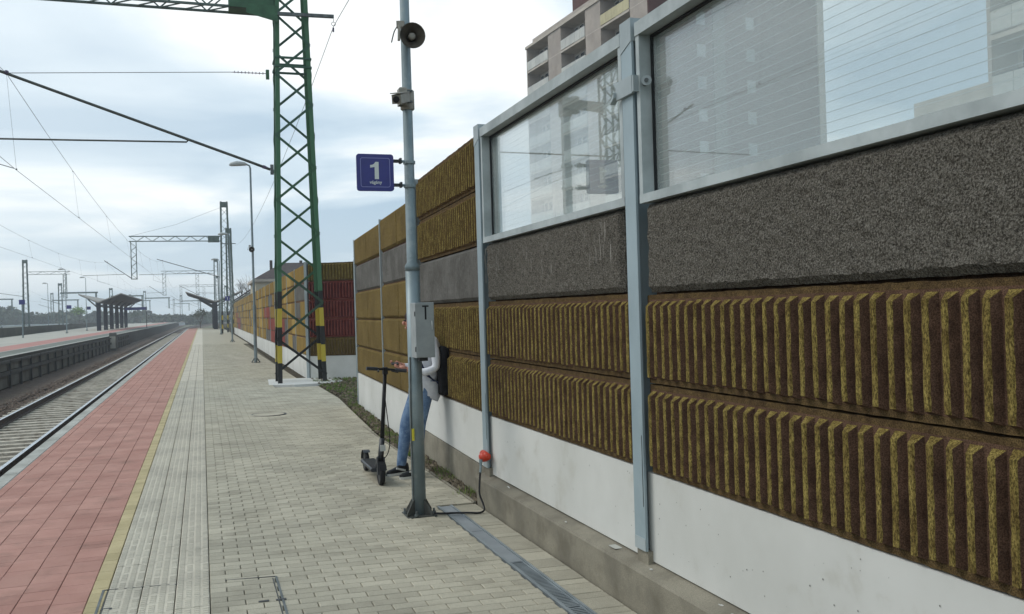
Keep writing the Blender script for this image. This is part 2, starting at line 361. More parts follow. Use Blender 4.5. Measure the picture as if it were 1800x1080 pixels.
def rows_of(y0, y1, step):
    y = y0
    while y < y1: yield y; y += step
# paving: bricks 0.2 x 0.1 in running bond, three tactile columns, yellow line, red tiles, pale edge slabs
def lay(name, stuff_name, cells, m, proto, n_single, mats):
    """cells: list of (x0,x1,y0,y1) sorted by nearness; the first n_single become objects sharing meshes, the rest one mesh"""
    meshes = {}
    rest = MB(); k = 0
    for (x0, x1, y0, y1) in cells:
        cx_, cy_ = (x0+x1)/2, (y0+y1)/2; dz = random.uniform(-.0012, .0012)
        if k < n_single and cy_ > 4.4:
            key = (round(x1-x0, 3), round(y1-y0, 3))
            if key not in meshes:
                mb = MB(); proto(mb, -key[0]/2, key[0]/2, -key[1]/2, key[1]/2, 0, True)
                me = bpy.data.meshes.new(name); me.from_pydata(mb.v, [], mb.f); me.materials.append(m); meshes[key] = me
            o = piece(name, meshes[key], (cx_, cy_, gz(cx_)+dz), platform); k += 1
            o.rotation_euler = (random.uniform(-.004, .004), random.uniform(-.004, .004)+(.02 if cx_ > 0 else 0), random.uniform(-.006, .006))
        else:
            proto(rest, x0, x1, y0, y1, gz(cx_)+dz, cy_ < 26)
    o = rest.build(stuff_name, m, platform, fixn=False); o['kind'] = 'stuff'
def p_brick(mb, x0, x1, y0, y1, z, near):
    j = .0026
    mb.bev(x0+j, x1-j, y0+j, y1-j, z-.05, z, .004)
def in_hatch_gap(x0, x1, y0, y1):
    return False
cells = []
for i, y in enumerate(rows_of(3.2, 60, .1)):
    off = .1 if i % 2 else 0
    xr = 1.909 if y < 7.8 else (2.255 if y < 12 else min(2.255+(y-12)*.052, 2.62))
    if y > 22.4 and y < 25.3: xr = 1.60
    elif y >= 25.3: xr = 2.40
    x = .0; first = True
    while x < xr-.03:
        wdt = .1 if (first and off) else .2; first = False
        x1 = min(x+wdt, xr); cells.append((x, x1, y, y+.1)); x = x1
random.Random(1)
cells.sort(key=lambda c: (c[2]+c[3])/2)
lay('paving_brick', 'paving_bricks', cells, brick_m, p_brick, 300, None)
# beyond: the same paving, joints too small to see
g = MB()
for (a, b) in ((60, 150),): g.quad([(0,a,-.001),(2.75,a,-.055),(3.05,b,-.06),(0,b,-.001)])
o = g.build('distant_paving', brick_m, platform, fixn=False)
def p_tact(mb, x0, x1, y0, y1, z, near):
    mb.bev(x0+.002, x1-.002, y0+.002, y1-.002, z-.05, z, .003)
    if not near: return
    nx, ny = 4, 5
    for i in range(nx):
        for k in range(ny):
            cx_ = x0+(i+.5)*(x1-x0)/nx; cy_ = y0+(k+.25+(.5 if i % 2 else 0))*(y1-y0)/ny
            if cy_ > y1-.012: continue
            a, b = .019, .011; c, d = .014, .006; h = .006; q = len(mb.v)
            mb.v += [(cx_-a,cy_-b,z),(cx_+a,cy_-b,z),(cx_+a,cy_+b,z),(cx_-a,cy_+b,z),(cx_-c,cy_-d,z+h),(cx_+c,cy_-d,z+h),(cx_+c,cy_+d,z+h),(cx_-c,cy_+d,z+h)]
            for f in [(4,5,6,7),(0,1,5,4),(1,2,6,5),(2,3,7,6),(3,0,4,7)]: mb.f.append(tuple(q+t for t in f)); mb.m.append(0)
cells = []
for y in rows_of(3.2, 60, .2):
    for c in range(3): cells.append((-.6+.2*c+.001, -.4+.2*c-.001, y+.03*c, y+.03*c+.2))
lay('tactile_tile', 'tactile_tiles', cells, tact_m, p_tact, 240, None)
def p_tile(mb, x0, x1, y0, y1, z, near): mb.bev(x0+.002, x1-.002, y0+.002, y1-.002, z-.05, z, .003)
cells = []; rg = random.Random(5); y = 3.2
while y < 60:
    d = rg.choice((.2, .2, .1, .1)); cells.append((-.70, -.602, y, y+d)); y += d
lay('yellow_tile', 'yellow_tiles', cells, yel_m, p_tile, 120, None)
cells = []
for c in range(7):
    x1 = -.70-.2*c; x0 = max(x1-.2, -1.985) ; y = 3.2+rg.uniform(0, .2)
    if x1-x0 < .05: continue
    while y < 60:
        d = rg.choice((.2, .2, .2, .1, .3)); cells.append((x0, x1, y, y+d)); y += d
cells.sort(key=lambda c: c[2])
lay('red_tile', 'red_tiles', cells, red_m, p_tile, 300, None)
g = MB(); g.quad([(-.6,60,0),(0,60,0),(0,150,0),(-.6,150,0)]); g.build('distant_tactile_strip', tact_m, platform, fixn=False)
g = MB(); g.quad([(-.7,60,.001),(-.6,60,.001),(-.6,150,.001),(-.7,150,.001)]); g.build('distant_yellow_line', yel_m, platform, fixn=False)
g = MB(); g.quad([(-1.985,60,0),(-.7,60,0),(-.7,150,0),(-1.985,150,0)]); g.build('distant_red_strip', red_m, platform, fixn=False)
me = None
for k in range(52):
    if me is None:
        mb = MB(); mb.bev(-.082, .082, -.496, .496, -.14, 0, .01); me = bpy.data.meshes.new('edge_slab'); me.from_pydata(mb.v, [], mb.f); me.materials.append(white_m)
    piece('edge_slab', me, (-2.07, 8+k*1.0, random.uniform(-.002, .002)), platform)
g = MB().bev(-2.152, -1.988, 60, 150, -.14, 0, .01); g.build('distant_edge', white_m, platform)
g = MB().box(-2.11, -2.02, Y0, 150, -.98, -.145); g.build('platform_face', wallf_m, platform)

# manhole frame let into the paving
hatch = thing('manhole_cover', 'paved manhole cover set flush in the platform, thin metal frame round paving bricks', 'manhole', (-.1, 5.6, 0))
def hl(a, b, wd=.012, zz=.0035): return MB().bar((a[0], a[1], gz(a[0])+zz-.006), (b[0], b[1], gz(b[0])+zz-.006), wd, .012)
A_, B_, C_, D_ = (-.628, 6.245), (.408, 6.13), (.412, 4.6), (-.618, 4.6)
hl(A_, B_, .010).build('frame_bar', dark_m, hatch); hl(B_, C_, .014).build('frame_bar', galvd_m, hatch); hl(D_, A_, .014).build('frame_bar', galvd_m, hatch)
hl((-.60, 6.215), (-.592, 4.6), .006, .003).build('frame_bar', dark_m, hatch); hl((.385, 6.10), (.388, 4.6), .006, .003).build('frame_bar', dark_m, hatch)
for p in ((.40, 5.62), (.405, 5.28), (-.575, 5.83), (.30, 5.62)): MB().box(p[0]-.03, p[0]+.03, p[1]-.012, p[1]+.012, gz(p[0])-.002, gz(p[0])+.004).build('lifting_slot', dark_m, hatch)

RCX, RCY = 1.04, 16.3
t = thing('round_cover', 'small round dark service cover in the paving short of the green mast', 'cover', (1.04, 16.3, -.02))
MB().tube([(RCX,RCY,gz(RCX)-.02),(RCX,RCY,gz(RCX)+.006)], .30, 26).build('rim', dark_m, t); MB().tube([(RCX,RCY,gz(RCX)-.02),(RCX,RCY,gz(RCX)+.008)], .26, 26).build('lid', brick_m, t)
# pavers between drain and kerb
g = MB(); rg = random.Random(9); y = 3.6; kk = 0; mesh_c = {}
while y < 7.84:
    d = rg.choice((.2, .1, .1, .1)); d = min(d, 7.84-y)
    key = round(d, 2)
    if key not in mesh_c:
        mb = MB(); mb.bev(-.104, .104, -d/2+.003, d/2-.003, -.05, 0, .004); me = bpy.data.meshes.new('kerb_paver'); me.from_pydata(mb.v, [], mb.f); me.materials.append(brick_m); mesh_c[key] = me
    o = piece('kerb_paver', mesh_c[key], (2.157, y+d/2, gz(2.157)+rg.uniform(-.002, .002)), platform); o.rotation_euler = (0, .02, rg.uniform(-.006, .006)); y += d
# drain
drain = thing('channel_drain', 'zinc channel drain let into the paving beside the concrete plinth, part slotted', 'drain', (1.98, 6, gz(1.98)))
zd = gz(1.98)
for x in (1.922, 2.038): MB().box(x-.008, x+.008, 3.2, 7.86, zd-.05, zd+.004).build('edge_rail', drain_m, drain)
for a, b in ((6.86, 7.85), (5.92, 6.855)): MB().box(1.932, 2.028, a, b-.004, zd-.02, zd-.002).build('cover_plate', drainp_m, drain)
MB().box(1.932, 2.028, 3.2, 5.9, zd-.06, zd-.03).build('channel_floor', slot_m, drain)
for a, b in ((4.92, 5.91), (3.92, 4.91)):
    gg = MB(); gg.box(1.932, 1.944, a, b, zd-.02, zd-.002); gg.box(2.016, 2.028, a, b, zd-.02, zd-.002)
    gg.box(1.944, 2.016, a, a+.012, zd-.02, zd-.002); gg.box(1.944, 2.016, b-.012, b, zd-.02, zd-.002)
    y = a+.025
    while y < b-.02: gg.box(1.944, 2.016, y, y+.014, zd-.018, zd-.003); y += .027
    gg.build('slotted_grating', drain_m, drain)

# concrete plinth (kerb) under the barrier
g = MB()
pts = [(2.272, -.07), (2.255, .195), (2.262, .212), (2.40, .238), (2.6, .24), (2.6, -.2)]
g.prism(pts, -4, 5.62); pl = struct('barrier_plinth', g, plinth_m)
MB().prism([(x+(.006 if i < 3 else 0), z-(.004 if 0 < i < 5 else 0)) for i, (x, z) in enumerate(pts)], 5.625, 7.84).build('plinth_section', plinth_m, pl)
g = MB(); rg = random.Random(3)
for k in range(8):
    x, y = 2.28+rg.random()*.07, rg.uniform(3.6, 7.6); g.box(x, x+rg.uniform(.004, .012), y, y+rg.uniform(.008, .03), .222, .226)
o = g.build('mortar_crumbs', conc_m, pl); o['kind'] = 'stuff'
MB().prism([(5.04, .2255), (5.0, .228), (5.03, .2285), (5.1, .228), (5.08, .2255)], 2.30, 2.36, axis='x').build('mortar_lump', white_m, pl)

# soil strip between paving and wall, and the bed by the mast
g = MB()
def soil_h(x, y): return -.075+.035*math.sin(x*17+y*3.1)*math.sin(y*5.3)+random.uniform(-.015, .02)
ny, nx = 190, 8
base = len(g.v)
for i in range(ny+1):
    y = 7.86+i*(25.7-7.86)/ny
    xl = (2.275 if y < 12 else min(2.275+(y-12)*.052, 2.64)); xr = wallx(y)+.03 if y < 17.3 else 4.6
    if 22.2 < y: xl = max(xl, 2.2)
    for k in range(nx+1):
        x = xl+(xr-xl)*(k/nx); g.v.append((x, y, soil_h(x, y)+(.0 if k else -.02)))
for i in range(ny):
    for k in range(nx): a = base+i*(nx+1)+k; g.f.append((a, a+1, a+nx+2, a+nx+1)); g.m.append(0)
struct('soil_bed', g, soil_m, smooth=True)
g = MB()
for i in range(90):
    y = 25+i*1.4; x = 2.42+(y-25)*.0075; g.quad([(x,y,-.07),(x+.32,y,-.06+random.uniform(-.02,.02)),(x+.32,y+1.4,-.06),(x,y+1.4,-.07)])
struct('far_soil_strip', g, soil_m, fixn=False)
# edging strip along the soil
g = MB()
for i in range(12):
    y = 7.9+i*.5; g.bev(2.258, 2.282, y, y+.49, -.12, -.035, .004)
tag(g.build('soil_edging', plinth_m, platform), kind='stuff')
# stones and tufts
g = MB(); rg = random.Random(11)
def stone(mb, x, y, z, r, rg):
    b = len(mb.v); o6 = [(1,0,0),(0,1,0),(-1,0,0),(0,-1,0),(0,0,.8),(0,0,-.6)]
    for p in o6: mb.v.append((x+(p[0]*rg.uniform(.7,1.2)+rg.uniform(-.3,.3))*r, y+(p[1]*rg.uniform(.7,1.2)+rg.uniform(-.3,.3))*r, z+p[2]*r*rg.uniform(.6,1.1)))
    for f in [(0,1,4),(1,2,4),(2,3,4),(3,0,4),(1,0,5),(2,1,5),(3,2,5),(0,3,5)]: mb.f.append(tuple(b+i for i in f)); mb.m.append(0)
for k in range(3800):
    y = 7.9+(rg.random()**1.3)*17; xl = (2.29 if y < 12 else min(2.29+(y-12)*.052, 2.66)); xr = wallx(y)-.01 if y < 17.2 else 4.0
    stone(g, rg.uniform(xl, xr), y, -.055+rg.random()*.03, rg.uniform(.010, .042)*(1 if y > 9 else .8), rg)
stone_soil = mat('clods', S(112,102,86), S(82,74,60), 9, .97, .4, 90, .01, rand=.3)
tag(g.build('soil_clods', stone_soil, fixn=False), 'loose stones and clods on the soil strip at the wall foot', 'stones', kind='stuff')
g = MB()
def blade(mb, x, y, z, h, rg, wd=.006):
    a = rg.uniform(0, 6.28); dx, dy = math.cos(a)*wd, math.sin(a)*wd; lx, ly = rg.uniform(-.4,.4)*h, rg.uniform(-.4,.4)*h; b = len(mb.v)
    mb.v += [(x-dx,y-dy,z),(x+dx,y+dy,z),(x+lx,y+ly,z+h)]; mb.f.append((b,b+1,b+2)); mb.m.append(0)
for k in range(200):
    if rg.random() < .35: y = rg.uniform(8, 17)
    else: y = rg.uniform(17, 24.5)
    xl = (2.29 if y < 12 else min(2.29+(y-12)*.052, 2.66)); xr = wallx(y)-.02 if y < 17.2 else 4.1
    cx_, cy_ = rg.uniform(xl, xr), y
    for q in range(22): blade(g, cx_+rg.gauss(0,.03), cy_+rg.gauss(0,.03), -.07, rg.uniform(.04,.11), rg)
for k in range(9000):
    y = rg.uniform(17.5, 25.3); x = rg.uniform(min(2.35+(y-12)*.052, 2.7), wallx(y) if y < 17.2 else 4.3)
    if math.sin(x*3+y*1.1)+rg.uniform(-.8,.8) > 0: blade(g, x, y, -.08, rg.uniform(.03,.08), rg, .008)
tag(g.build('grass_tufts', grass_m, fixn=False), 'sparse grass and weeds on the soil beside the barrier', 'grass', kind='stuff')

# ================================================================== TRACK
def tcx(y): return 0 if y < 170 else (y-170)**2*.00022
track = tag(MB().prism([(-5.9,-1.0),(-5.3,-.80),(-2.3,-.78),(-2.12,-.86),(-2.12,-1.0)], 5, 170).build('railway_track', ball_m), kind='structure')
g = MB()
for i in range(40):
    a, b = 170+i*14, 184+i*14
    g.quad([(-6.2+tcx(a),a,-.9),(-5.3+tcx(a),a,-.8),(-5.3+tcx(b),b,-.8),(-6.2+tcx(b),b,-.9)]); g.quad([(-5.3+tcx(a),a,-.8),(-2.0+tcx(a),a,-.8),(-2.0+tcx(b),b,-.8),(-5.3+tcx(b),b,-.8)])
    g.quad([(-2.0+tcx(a),a,-.8),(-1.2+tcx(a),a,-.98),(-1.2+tcx(b),b,-.98),(-2.0+tcx(b),b,-.8)])
g.build('distant_ballast', ball_m, track, fixn=False)
rp = [(-.07,-.172),(.07,-.172),(.07,-.155),(.012,-.14),(.010,-.045),(.036,-.03),(.036,-.002)]
rp2 = [(-.036,-.002),(-.036,-.03),(-.010,-.045),(-.012,-.14),(-.07,-.155)]
for xr in (-3.0, -4.505):
    g = MB(); prof = rp+rp2
    ys = [5, 170]+[170+i*20 for i in range(1, 26)]
    b = 0
    for y in ys:
        for (x, z) in prof: g.v.append((xr+x+tcx(y), y, -.55+z))
    n = len(prof)
    for i in range(len(ys)-1):
        for k in range(n): g.f.append((i*n+k, i*n+(k+1) % n, (i+1)*n+(k+1) % n, (i+1)*n+k)); g.m.append(0)
    rl = g.build('rail', rail_m, track)
    g = MB()
    for i in range(len(ys)-1):
        a, b = ys[i], ys[i+1]; g.quad([(xr-.034+tcx(a),a,-.549),(xr+.034+tcx(a),a,-.549),(xr+.034+tcx(b),b,-.549),(xr-.034+tcx(b),b,-.549)])
    g.build('rail_head', railtop_m, rl, fixn=False)
mb = MB(); mb.prism([(-.13,-.12),(.13,-.12),(.105,0),(-.105,0)], -1.25, 1.25, axis='x')
mesl = bpy.data.meshes.new('sleeper'); mesl.from_pydata(mb.v, [], mb.f); mesl.materials.append(sleep_m)
for k in range(240): 
    o = piece('sleeper', mesl, (-3.75+random.uniform(-.01,.01), 12+k*.6, -.722+random.uniform(-.004,.004)), track)
g = MB(); rg = random.Random(21)
for k in range(15000):
    y = 13+(rg.random()**1.5)*62; x = rg.uniform(-7.3, -2.2)
    on = ((y-12+.3) % .6) < .6 and abs(((y-12+.3) % .6)-.3) < .12 and -5.0 < x < -2.5
    if on: continue
    z = -.79 if x > -5.3 else -.80-(abs(x)-5.3)*.12
    stone(g, x, y, z, rg.uniform(.022, .045), rg)
tag(g.build('ballast_stones', stone_m, fixn=False), 'crushed stone ballast between and beside the rails', 'ballast', kind='stuff')
g = MB(); g.quad([(-30,5,-.93),(-5.8,5,-.90),(-5.8,400,-.90),(-30,400,-.93)]); struct('track_bed', g, ball_m)

# ------------------------------------------------------------------ far platform
zf = .33
def e0(y): return -7.45
def r1(y): return -9.0-.004*(y-40)
def r2(y): return -10.9-.006*(y-50)
def e1(y): return -17.2-.04*(y-84)
fp = MB(); Ya, Yb = 18, 330
for a in range(Ya, Yb, 12):
    b = a+12
    fp.quad([(e1(a),a,zf),(e0(a),a,zf),(e0(b),b,zf),(e1(b),b,zf)])
    fp.quad([(e0(a),a,zf),(e0(a)+.03,a,-.98),(e0(b)+.03,b,-.98),(e0(b),b,zf)], 1)
fp.quad([(e1(Ya),Ya,-.98),(e0(Ya),Ya,-.98),(e0(Ya),Ya,zf),(e1(Ya),Ya,zf)], 1)
farp = struct('far_platform', fp, [grey2_m, wallf_m], fixn=False)
def strip(name, fa, fb, m, dz, ya=Ya, yb=Yb):
    s = MB()
    for a in range(ya, yb, 12): b = a+12; s.quad([(fa(a),a,zf+dz),(fb(a),a,zf+dz),(fb(b),b,zf+dz),(fa(b),b,zf+dz)])
    return s.build(name, m, farp, fixn=False)
strip('asphalt_strip', lambda y: r1(y)+.12, e0, asph_m, .004); strip('red_strip', r2, r1, red2_m, .004); strip('pale_line', r1, lambda y: r1(y)+.12, white_m, .005)
strip('edge_coping', lambda y: e0(y)-.25, e0, white_m, .01)
# fence in front of the far platform face
fen = thing('trackside_fence', 'dark low fence of posts and two rails below the far platform edge', 'fence', (-6.7, 38, -.9))
pm = MB().box(-.04, .04, -.04, .04, 0, 1.12); mf = bpy.data.meshes.new('fence_post'); mf.from_pydata(pm.v, [], pm.f); mf.materials.append(fence_m)
for k in range(30):
    y = 33.6+k*2.4; piece('fence_post', mf, (-7.27, y, -.9), fen)
    if k < 29:
        a, b = (-7.27, y), (-7.27, y+2.4)
        MB().bar((a[0],a[1],.16),(b[0],b[1],.16),.05,.12).build('rail', fence_m, fen); MB().bar((a[0],a[1],-.28),(b[0],b[1],-.28),.05,.16).build('rail', fence_m, fen)
        MB().bar((a[0]-.09,a[1]+.08,-.05),(b[0]-.09,b[1]-.08,-.05),.03,.26).build('infill_panel', fpad_m, fen)
        MB().bar((a[0]-.09,a[1]+.08,-.62),(b[0]-.09,b[1]-.08,-.62),.03,.44).build('infill_panel', fpad_m, fen)
bx = thing('equipment_cabinet', 'small pale cabinet standing against the far platform wall', 'cabinet', (-7.4, 84, -.9))
MB().bev(-7.42, -6.9, 83.7, 84.4, -.9, .62, .05).build('housing', fpad_m, bx); MB().box(-7.38, -6.94, 83.66, 83.698, -.7, .3).build('door', grey2_m, bx)

# ================================================================== NOISE BARRIER
def ribbed(y0, y1, z0, z1, xf, mats, name, parent, pitch=.0857, rib=.035, dep=.037, seed=0, marg=.012, top=.042, bot=.040):
    """panel facing -X: ribs stand proud of the base plane, their ends slope back to it"""
    rg = random.Random(seed); m = MB()
    n = max(1, int((y1-y0-2*marg+pitch-rib)/pitch)); tot = n*pitch-(pitch-rib); s0 = (y0+y1-tot)/2
    Z0, Z1 = z0+bot, z1-top; FR = lambda y: xf(y)-dep
    J = lambda s_=.0022: rg.uniform(-s_, s_)
    xb = lambda y: xf(y)+.07
    # base plane with fuzzy upper and lower edges
    k = 2*n; ys = [y0+(y1-y0)*i/k for i in range(k+1)]; zt = [z1-.002-abs(J(.005)) for _ in ys]; zb_ = [z0+abs(J(.003)) for _ in ys]; jx = [J(.003) for _ in ys]
    for i in range(k):
        a, b = ys[i], ys[i+1]
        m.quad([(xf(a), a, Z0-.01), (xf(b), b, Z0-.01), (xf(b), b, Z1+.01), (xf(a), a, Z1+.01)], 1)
        m.quad([(xf(a), a, Z1+.01), (xf(b), b, Z1+.01), (xf(b)+jx[i+1], b, zt[i+1]), (xf(a)+jx[i], a, zt[i])], 2)
        m.quad([(xf(a)+jx[i], a, zt[i]), (xf(b)+jx[i+1], b, zt[i+1]), (xb(b), b, zt[i+1]), (xb(a), a, zt[i])], 2)
        m.quad([(xf(a)+jx[i]-.004, a, zb_[i]), (xf(b)+jx[i+1]-.004, b, zb_[i+1]), (xf(b), b, Z0-.01), (xf(a), a, Z0-.01)], 2)
        m.quad([(xf(a)+jx[i]-.004, a, zb_[i]), (xb(a), a, zb_[i]), (xb(b), b, zb_[i+1]), (xf(b)+jx[i+1]-.004, b, zb_[i+1])], 2)
    seg = 12
    for i in range(n):
        a = s0+i*pitch+J(.0015); b = a+rib+J(.002)
        za, zc = Z0+J(.006), Z1-.026+J(.005)
        zs = [za+(zc-za)*k/seg for k in range(seg+1)]
        A = [(xf(a), a-.011, z-(.014 if k == 0 else 0)+(.026 if k == seg else 0)) for k, z in enumerate(zs)]
        Bp = [(FR(a)+J()+.004, a+.003+J(.0014), z) for z in zs]; Bm = [(FR(a)-.001+J(.0015), a+.009+J(.0014), z) for z in zs]
        Cm = [(FR(b)-.001+J(.0015), b-.007+J(.0014), z) for z in zs]; Cp = [(FR(b)+J()+.004, b-.001+J(.0014), z) for z in zs]
        Dp = [(xf(b), b+.011, z-(.014 if k == 0 else 0)+(.026 if k == seg else 0)) for k, z in enumerate(zs)]
        for k in range(seg):
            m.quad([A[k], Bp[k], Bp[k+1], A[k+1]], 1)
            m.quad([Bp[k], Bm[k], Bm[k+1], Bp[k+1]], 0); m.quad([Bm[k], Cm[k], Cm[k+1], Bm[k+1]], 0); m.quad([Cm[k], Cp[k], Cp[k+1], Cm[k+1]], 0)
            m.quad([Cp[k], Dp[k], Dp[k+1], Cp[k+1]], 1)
        m.quad([Bp[-1], Bm[-1], Cm[-1], Cp[-1], Dp[-1], A[-1]], 0)
        m.quad([A[0], Dp[0], Cp[0], Cm[0], Bm[0], Bp[0]], 1)
    for (y, sg) in ((y0, -1), (y1, 1)): m.quad([(xf(y)-.004, y, z0+.004), (xb(y), y, z0), (xb(y), y, z1-.004), (xf(y)-.004, y, z1-.008)], 2)
    return m.build(name, mats, parent, fixn=False)
def rough_panel(y0, y1, z0, z1, xf, m_, name, parent, amp=.006, bulge=.03, seed=0, cell=.03):
    rg = random.Random(seed); m = MB(); nyy = max(4, int((y1-y0)/cell)); nz = max(4, int((z1-z0)/cell)); b = 0
    for i in range(nyy+1):
        for k in range(nz+1):
            u, v = i/nyy, k/nz; y = y0+(y1-y0)*u; z = z0+(z1-z0)*v
            ed = min(min(u, 1-u)*(y1-y0), min(v, 1-v)*(z1-z0)); r = min(1, ed/.035); prof = math.sqrt(max(0, 1-(1-r)**2))
            edge = (i in (0, nyy)) or (k in (0, nz))
            m.v.append((xf(y)+.03-bulge*prof+rg.uniform(-amp, amp), y+(rg.uniform(-.4,.4)*amp if edge else rg.uniform(-1,1)*amp), z+(rg.uniform(-.25,.25)*amp if edge else rg.uniform(-1,1)*amp)))
    for i in range(nyy):
        for k in range(nz): a = i*(nz+1)+k; m.f.append((a, a+nz+1, a+nz+2, a+1)); m.m.append(0)
    xb = lambda y: xf(y)+.1
    m.quad([(xf(y0)+.03,y0,z1-.004),(xf(y1)+.03,y1,z1-.004),(xb(y1),y1,z1-.004),(xb(y0),y0,z1-.004)]); m.quad([(xf(y0)+.03,y0,z0+.004),(xb(y0),y0,z0+.004),(xb(y1),y1,z0+.004),(xf(y1)+.03,y1,z0+.004)])
    m.quad([(xf(y0)+.03,y0,z0),(xb(y0),y0,z0),(xb(y0),y0,z1),(xf(y0)+.03,y0,z1)]); m.quad([(xf(y1)+.03,y1,z0),(xb(y1),y1,z0),(xb(y1),y1,z1),(xf(y1)+.03,y1,z1)])
    return m.build(name, m_, parent, smooth=False, fixn=False)
def flat_box(y0, y1, z0, z1, xa, xb_, m_, name, parent, c=.006):
    m = MB(); P_ = [(xa(y0)+c, y0), (xa(y0), y0+c), (xa(y1), y1-c), (xa(y1)+c, y1), (xb_(y1), y1), (xb_(y0), y0)]
    m.prism(P_, z0, z1, axis='z'); return m.build(name, m_, parent)

bar1 = thing('noise_barrier', 'tall noise barrier beside the platform, steel posts holding wood wool panels and glazing', 'noise barrier', (2.45, 7.6, 0))
posts = [-1.31, 1.69, 4.69, 7.69, 10.78, 13.87, 17.20]
pf = lambda y: wallx(y)-.045          # front of post flanges
kind = ['G', 'G', 'G', 'R', 'F', 'F']
base = [.742, .742, .752, .757, .594, .563]
top = [3.25, 3.25, 3.25, 3.256, 3.09, 3.06]
for i, y in enumerate(posts):
    th_ = [3.25, 3.27, 3.285, 3.29, 3.27, 3.10, 3.05][i]
    xw = pf(y); zb = .30 if i < 4 else -.1
    g = MB(); hw = .067 if i < 4 else .05
    if i >= 5: hw = .013; zb = .55
    if i == 6: zb = -.1; hw = .02
    if i >= 5: xw = wallx(y)-.018
    g.box(xw, xw+.014, y-hw, y+hw, zb, th_); g.box(xw+.0145, xw+.16, y-.006, y+.006, zb, th_-.003); g.box(xw+.161, xw+.175, y-hw, y+hw, zb, th_-.004)
    po = g.build('post', steel_m if i < 4 else steel2_m, bar1)
    if i < 4:
        MB().prism([(y-hw-.002, th_+.004), (y+hw+.002, th_+.004), (y+hw+.002, th_-.17), (y-hw-.002, th_-.125)], xw-.004, xw+.17, axis='x').build('post_cap', steel2_m, po)
        MB().box(xw-.003, xw-.0005, y-hw+.002, y+hw-.002, zb, .37).build('foot_sleeve', steel2_m, po)
        MB().box(xw+.012, xw+.15, y-hw, y+hw, .2, .298).build('mortar_foot', plinth_m, po)
        MB().box(xw-.0025, xw-.0005, y-.055, y-.050, .55, .95).build('weld_seam', galvd_m, po)
